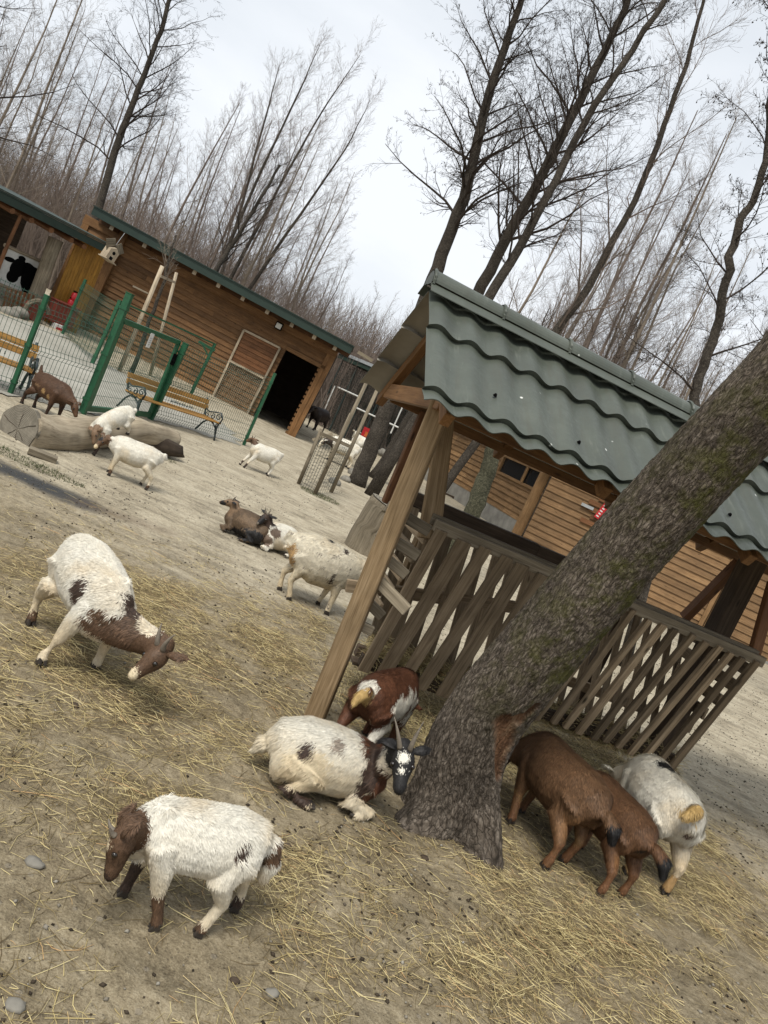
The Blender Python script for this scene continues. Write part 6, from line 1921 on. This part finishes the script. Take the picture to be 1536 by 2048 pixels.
def build_goats():
    F2 = True
    # 1 white goat in front, head down, facing left
    goat('white goat with brown neck and head grazing at the lower left', (-.085, 2.075), 203, .76,
         dict(torso=[(-.24, 0, .34, .045, .06), (-.21, 0, .365, .085, .095), (-.14, 0, .36, .118, .125), (-.05, 0, .345, .13, .135), (.06, 0, .345, .125, .132), (.15, 0, .355, .10, .12), (.215, 0, .36, .075, .10), (.25, 0, .36, .05, .07)], poll=wp(250, 1668, 1.93), nose=wp(208, 1755, 1.90), neckbase=(.23, 0, .33), HL=leg(-.15, .085, 'H', .05), HR=leg(-.15, -.075, 'H', -.12), FL=leg(.16, .08, 'F', -.10), FR=leg(.16, -.07, 'F', .02),
              tail=[(-.22, 0, .40), (-.275, 0, .37), (-.305, 0, .29), (-.30, 0, .21)], tail_r=(.032, .042, .040, .02)),
         WHITE, [('seg', (.345, 0, .34), (.6, 0, .16), .115, BROWN), ('e', -.12, .12, .40, .026, .06, .03, DBROWN), ('e', -.29, .0, .355, .05, .06, .05, BROWN),
                 ('e', -.12, .09, .02, .06, .04, .04, BROWN), ('e', .09, .08, .08, .07, .05, .09, BROWN), ('e', .18, -.08, .08, .08, .05, .12, DBROWN), ('e', -.22, -.08, .18, .05, .05, .06, BROWN), ('e', -.29, -.08, .03, .07, .05, .05, DBROWN)],
         fur=52000, horns=(.05, .9, .011), belly_tint=CREAM, ears=.095, ear_dir=(.55, .95, -.1), muzzle=[('forehead', .022, CREAM), ('nose', .035, DBROWN)], head_col=BROWN, voxel=.0065)
    # 2 white goat left, scratching, brown head turned down and back
    goat('white goat with brown neck turning its horned head down to its foot at the left', (-1.045, 3.335), -44, 1.0,
         dict(torso=[(-.30, 0, .35, .05, .07), (-.26, 0, .37, .10, .115), (-.17, 0, .365, .13, .14), (-.05, 0, .345, .145, .15), (.07, 0, .33, .135, .145), (.17, 0, .325, .11, .13), (.24, 0, .31, .08, .10), (.28, 0, .29, .05, .07)],
              neckbase=(.22, 0, .29), poll=wp(326, 1306, 3.08), nose=wp(276, 1338, 3.0),
              HL=leg(-.2, .085, 'H', -.01), HR=leg(-.2, -.10, 'H', -.04), FL=leg(.16, .08, 'F', -.03), FR=[(.16, -.06, .30), (.15, -.11, .22), (.14, -.14, .13), (.12, -.165, .05), (.13, -.17, .02)],
              tail=[(-.28, 0, .40), (-.33, 0, .39), (-.36, 0, .33)]),
         WHITE, [('seg', (.36, 0, .27), (.5, .02, .14), .10, BROWN), ('e', .27, .06, .38, .07, .06, .06, DBROWN), ('e', .26, -.08, .26, .07, .05, .035, BROWN), ('e', .11, -.13, .36, .045, .05, .055, DBROWN), ('e', .27, -.09, .32, .06, .05, .03, BROWN), ('e', -.2, .09, .04, .07, .06, .07, DBROWN), ('e', -.2, -.1, .03, .07, .06, .05, BROWN), ('e', .22, .09, .07, .06, .05, .1, BROWN)],
         fur=42000, horns=(.10, .8, .012), head_col=BROWN, ears=.095, belly_tint=CREAM, muzzle=[('nose', .04, CREAM)], head_up=None)
    # 3 lying pied goat against the tree
    lie = dict(torso=[(-.30, 0, .13, .06, .06), (-.26, 0, .155, .12, .11), (-.16, 0, .165, .155, .145), (-.04, 0, .165, .165, .155), (.07, 0, .165, .15, .15), (.16, 0, .17, .115, .135), (.23, 0, .19, .08, .11), (.26, 0, .20, .05, .08)],
               HL=[(-.20, .10, .12), (-.07, .16, .10), (-.20, .17, .035), (-.10, .185, .022), (-.06, .19, .02)], HR=[(-.20, -.10, .12), (-.07, -.165, .10), (-.20, -.18, .035), (-.10, -.19, .022), (-.05, -.195, .02)],
               FL=[(.17, .08, .14), (.13, .12, .06), (.25, .12, .028), (.19, .14, .02), (.16, .14, .02)], FR=[(.17, -.08, .14), (.12, -.12, .06), (.25, -.12, .030), (.19, -.14, .02), (.16, -.14, .02)],
               tail=[(-.28, 0, .16), (-.33, 0, .12), (-.36, .0, .07)], tail_r=(.04, .04, .015), neckbase=(.20, 0, .21))
    goat('white and brown goat with curved horns lying against the foot of the leaning tree', (.24, 3.14), 10, .92,
         dict(lie, hs=1.12, poll=wp(808, 1508, 3.02), nose=wp(800, 1568, 2.90)),
         WHITE, [('e', -.12, -.16, .16, .13, .10, .09, CREAM), ('seg', (.20, 0, .25), (.40, -.02, .22), .12, RED), ('e', .17, -.05, .20, .055, .12, .13, DBROWN), ('e', .25, -.1, .13, .07, .07, .06, RED), ('e', -.15, -.12, .23, .03, .06, .035, DBROWN),
                 ('e', -.13, -.18, .04, .10, .05, .035, DBROWN), ('e', .05, -.19, .03, .12, .05, .03, BLACK), ('e', -.02, -.1, .29, .03, .05, .03, (.3, .25, .2)), ('e', .3, -.13, .02, .07, .04, .04, WHITE)],
         fur=46000, horns=(.15, .75, .0125), head_col=BLACK, muzzle=[('forehead', .027, WHITE), ('blaze', .016, WHITE)], ears=.08, belly_tint=CREAM, fur_len=.024, head_up=(-.35, -.6, .75), voxel=.0065)
    # 4 red pied goat behind, rump towards us
    goat('red brown and white goat seen from behind beside the feeder post', (.40, 3.73), 66, .90,
         dict(neckbase=(.22, 0, .33), poll=(.40, .0, .20), nose=(.50, 0, .06), tail=[(-.28, 0, .40), (-.34, 0, .42), (-.40, .01, .385), (-.43, .01, .34)], tail_r=(.03, .034, .026, .010), HL=leg(-.2, .09, 'H', -.02), HR=leg(-.2, -.09, 'H', .03)),
         RED, [('e', -.15, -.13, .34, .05, .08, .09, WHITE), ('e', -.02, -.14, .29, .18, .09, .15, WHITE), ('e', -.36, .0, .40, .10, .045, .05, GOLD), ('e', -.30, .03, .43, .06, .06, .04, WHITE), ('e', -.30, -.04, .22, .06, .06, .05, CREAM), ('e', -.20, -.12, .20, .11, .07, .05, WHITE), ('e', .02, -.14, .33, .03, .05, .04, RED), ('e', -.06, -.15, .25, .025, .05, .05, RED), ('e', .1, -.13, .24, .03, .05, .04, RED)],
         fur=34000, horns=None, wob=.45, belly_tint=None)
    # 5-7 three goats feeding right of the trunk
    BR = (0.115, 0.062, 0.031)
    goat('larger reddish brown goat with black tail feeding right behind the leaning trunk', (1.315, 3.60), 116, .98,
         dict(neckbase=(.22, 0, .34), poll=(.40, .02, .22), nose=(.50, .02, .07), tail=[(-.28, 0, .37), (-.34, -.01, .375), (-.39, -.03, .34), (-.405, -.04, .28)], tail_r=(.022, .026, .036, .016), HL=leg(-.2, .085, 'H', -.03), HR=leg(-.2, -.085, 'H', .04), FL=leg(.17, .08, 'F', -.08), FR=leg(.17, -.08, 'F', .05)),
         BR, [('e', -.405, -.03, .31, .045, .07, .08, BLACK), ('e', -.24, .06, .14, .03, .04, .03, BLACK), ('e', 0, 0, .16, .3, .12, .05, (.20, .115, .05)), ('e', -.27, .07, .24, .07, .06, .08, (.19, .10, .045))],
         fur=52000, fur_len=.024, belly_tint=(.17, .09, .04), leg_col=(.15, .072, .034), head_col=BR)
    goat('smaller reddish brown goat with bushy black tail between the other feeding goats', (1.60, 3.57), 112, .86,
         dict(neckbase=(.22, 0, .32), poll=(.40, 0, .20), nose=(.50, 0, .05), tail=[(-.28, 0, .37), (-.35, -.02, .375), (-.41, -.05, .34), (-.43, -.06, .27)], tail_r=(.024, .030, .038, .016), HL=leg(-.2, .085, 'H', -.05), HR=leg(-.2, -.085, 'H', -.02)),
         (.105, .053, .026), [('e', -.43, -.05, .30, .055, .08, .09, BLACK), ('e', -.27, .06, .22, .06, .05, .06, (.17, .08, .03)), ('e', -.3, .0, .33, .02, .03, .03, BLACK)],
         fur=46000, fur_len=.024, leg_col=(.15, .072, .034), head_col=(.07, .031, .014), belly_tint=(.15, .07, .03))
    goat('white goat with tan tail and dark back patch feeding on the right', (1.93, 3.89), 97, 1.05,
         dict(neckbase=(.22, 0, .34), poll=(.40, .02, .22), nose=(.50, .02, .07), tail=[(-.28, 0, .44), (-.33, .03, .46), (-.36, .07, .445), (-.37, .11, .42)], tail_r=(.028, .032, .026, .010), HL=leg(-.2, .10, 'H', .02), HR=leg(-.2, -.085, 'H', -.03)),
         WHITE, [('e', -.37, .07, .44, .09, .09, .055, GOLD), ('e', .08, 0, .50, .05, .05, .06, BLACK), ('e', -.30, -.02, .30, .012, .022, .10, (.10, .05, .045)), ('e', -.25, .09, .05, .07, .06, .08, TAN), ('e', -.31, .06, .23, .06, .05, .08, CREAM), ('e', -.25, -.09, .05, .06, .05, .06, TAN)],
         fur=42000, fur_len=.026, belly_tint=(.55, .42, .25))
    # 8 spotted white goat in the middle
    goat('cream white goat with fine dark specks standing left of the feeder post', (-.24, 5.76), 12, 1.04,
         dict(torso=[(-.30, 0, .33, .05, .07), (-.26, 0, .36, .10, .115), (-.17, 0, .355, .14, .155), (-.05, 0, .33, .165, .18), (.07, 0, .33, .155, .17), (.17, 0, .35, .12, .145), (.235, 0, .37, .08, .11), (.27, 0, .375, .05, .07)],
              neckbase=(.22, 0, .37), poll=(.44, .02, .42), nose=(.58, .06, .36), tail=[(-.28, 0, .43), (-.33, 0, .44), (-.35, .0, .39)], HL=leg(-.2, .08, 'H', -.02), HR=leg(-.2, -.09, 'H', .05), FL=leg(.14, .08, 'F', -.06), FR=leg(.14, -.08, 'F', .0)),
         (.68, .62, .49), [('e', -.27, -.06, .28, .05, .10, .12, TAN), ('e', -.25, -.08, .15, .07, .06, .1, CREAM), ('e', -.02, 0, .52, .03, .05, .03, BLACK), ('e', .10, -.05, .48, .02, .03, .05, DBROWN), ('e', .07, -.14, .28, .015, .04, .05, DBROWN)],
         fur=24000, belly_tint=CREAM, speck=(.53, (.13, .10, .085)), voxel=.009)
    # 9, 10 lying kids
    goat('dark brown kid lying on the sand with its head up', (-1.09, 6.88), 168, .80,
         dict(lie, hs=.98, poll=(.25, 0, .31), nose=(.41, .04, .27), neckbase=(.19, 0, .22)), (.105, .07, .042),
         [('e', -.15, .12, .1, .16, .12, .10, BLACK), ('e', .0, .13, .06, .14, .08, .05, BLACK), ('seg', (.2, 0, .2), (.24, 0, .33), .10, (.17, .11, .065)), ('e', -.05, .1, .22, .16, .08, .06, (.15, .10, .06))],
         fur=12000, horns=(.06, .4, .010), head_col=BLACK, muzzle=[('nose', .03, BROWN)], voxel=.01, wob=.5)
    goat('white and grey brown kid with dark head lying beside the brown kid', (-.80, 6.95), 225, .80,
         dict(lie, poll=(.25, .0, .36), nose=(.36, .04, .28), neckbase=(.19, 0, .22)), WHITE,
         [('e', .12, .08, .22, .07, .09, .06, (.14, .10, .075)), ('e', .2, .1, .12, .07, .07, .07, (.16, .115, .085)), ('seg', (.2, 0, .26), (.25, 0, .34), .08, DBROWN)],
         fur=11000, horns=(.085, .4, .010), head_col=BLACK, muzzle=[('nose', .025, (.16, .13, .10))], voxel=.01)
    # 11 dark kid behind the log
    g = G(60, 826)
    goat('dark brown kid grazing behind the fallen log', (-3.85, 8.3), -22, .88,
         dict(neckbase=(.22, 0, .36), poll=(.42, 0, .30), nose=(.55, 0, .17), tail=[(-.27, 0, .42), (-.30, 0, .50), (-.31, 0, .55)], tail_r=(.026, .022, .012), HL=leg(-.2, .08, 'H', -.06), HR=leg(-.2, -.08, 'H', -.1), FL=leg(.17, .08, 'F', .0), FR=leg(.17, -.08, 'F', -.04)),
         (.075, .038, .020), [('e', .02, -.12, .30, .03, .06, .04, TAN), ('e', -.1, -.13, .33, .07, .06, .015, (.25, .15, .08)), ('e', .1, -.1, .25, .025, .05, .04, TAN)],
         fur=14000, horns=(.035, .4, .009), head_col=(.085, .042, .02), voxel=.01, leg_col=(.04, .022, .014))
    # 12 kid on the log coming down, 13 kid in front
    goat('white kid climbing down over the fallen log', tuple(at(214, 868, 7.62)[:2]), 248, .80,
         dict(torso=[(-.27, 0, .60, .05, .06), (-.23, 0, .60, .09, .10), (-.14, 0, .56, .105, .115), (-.04, 0, .50, .11, .12), (.06, 0, .43, .105, .115), (.14, 0, .37, .09, .105), (.19, 0, .33, .07, .09)],
              HL=[(-.18, .06, .56), (-.16, .09, .46), (-.24, .09, .40), (-.24, .09, .36)], HR=[(-.18, -.06, .56), (-.16, -.09, .46), (-.24, -.09, .40), (-.24, -.09, .36)],
              FL=[(.12, .07, .35), (.13, .09, .25), (.15, .09, .14), (.16, .09, .06), (.18, .09, .02)], FR=[(.12, -.07, .35), (.20, -.10, .24), (.27, -.11, .14), (.33, -.12, .07), (.36, -.12, .03)],
              neckbase=(.16, 0, .36), poll=(.27, .07, .30), nose=(.30, .12, .16), tail=[(-.27, 0, .64), (-.31, 0, .66), (-.33, 0, .62)]),
         WHITE, [('e', .34, -.11, .04, .06, .05, .04, DBROWN), ('e', .17, .09, .06, .05, .05, .09, DBROWN)], fur=12000, head_col=(.20, .13, .08), voxel=.009, belly_tint=CREAM)
    goat('white kid with brown striped face standing in front of the fallen log', (-2.33, 7.03), 196, .80,
         dict(neckbase=(.22, 0, .35), poll=(.36, -.03, .36), nose=(.44, .05, .24), tail=[(-.27, 0, .42), (-.32, 0, .44), (-.35, 0, .40)], tail_r=(.03, .036, .02), HL=leg(-.2, .08, 'H', -.06), HR=leg(-.2, -.08, 'H', .02), FL=leg(.17, .08, 'F', .0), FR=leg(.17, -.08, 'F', .03)),
         WHITE, [('e', .17, .08, .03, .05, .05, .05, BROWN), ('e', -.25, .08, .03, .05, .05, .04, BROWN)], fur=13000, head_col=(.12, .07, .04), muzzle=[('nose', .05, CREAM), ('forehead', .03, BLACK)], voxel=.009, belly_tint=CREAM, horns=(.03, .4, .008))
    # 14 kid looking away in the middle distance
    goat('white kid with brown face patches standing before the open barn door', (-1.93, 11.12), 215, .84,
         dict(neckbase=(.2, 0, .37), poll=(.26, -.10, .48), nose=(.30, -.22, .44), HL=leg(-.2, .08, 'H', .04), HR=leg(-.2, -.08, 'H', -.02), FL=leg(.17, .08, 'F', .12), FR=leg(.17, -.08, 'F', .14), tail=[(-.27, 0, .42), (-.32, 0, .44), (-.35, 0, .40)]),
         WHITE, [('seg', (.22, -.02, .44), (.26, -.08, .46), .06, BROWN), ('e', .28, .08, .06, .04, .05, .04, DBROWN), ('e', .28, -.08, .06, .04, .05, .04, DBROWN)], fur=7000, head_col=(.16, .09, .05), voxel=.012, horns=(.06, .3, .010))
    # 15-17 far white goats, 18 dark one at the barn corner
    g = G(672, 928); goat('white goat seen through the wire tree guard', (g[0], g[1] + .1), 200, 1.25, dict(neckbase=(.2, 0, .35), poll=(.38, 0, .30), nose=(.48, 0, .16)), WHITE, [('e', .3, 0, .3, .12, .1, .12, DBROWN)], fur=3000, voxel=.015, belly_tint=CREAM)
    goat('white goat resting among boulders by the far dark trunk', tuple(at(712, 902, 18.5)[:2]), 120, 1.1, dict(poll=(.36, 0, .48)), WHITE, [], fur=3000, voxel=.015, z=float(at(712, 915, 18.5)[2]))
    g = G(793, 953); goat('white goat standing between the far leaning trunk and the feeder post', (g[0] + .15, g[1] - .3), 60, 1.15, dict(neckbase=(.2, 0, .33), poll=(.38, 0, .24), nose=(.46, 0, .10)), WHITE, [], fur=3000, voxel=.015, belly_tint=CREAM)
    g = at(628, 858, 21.5); goat('black brown goat in the shade at the right barn corner', (g[0], g[1]), 250, 1.35, dict(), (.022, .015, .012), [], fur=3000, voxel=.015, z=float(g[2]) * .9, group='pygmy goats in the yard')
build_goats()
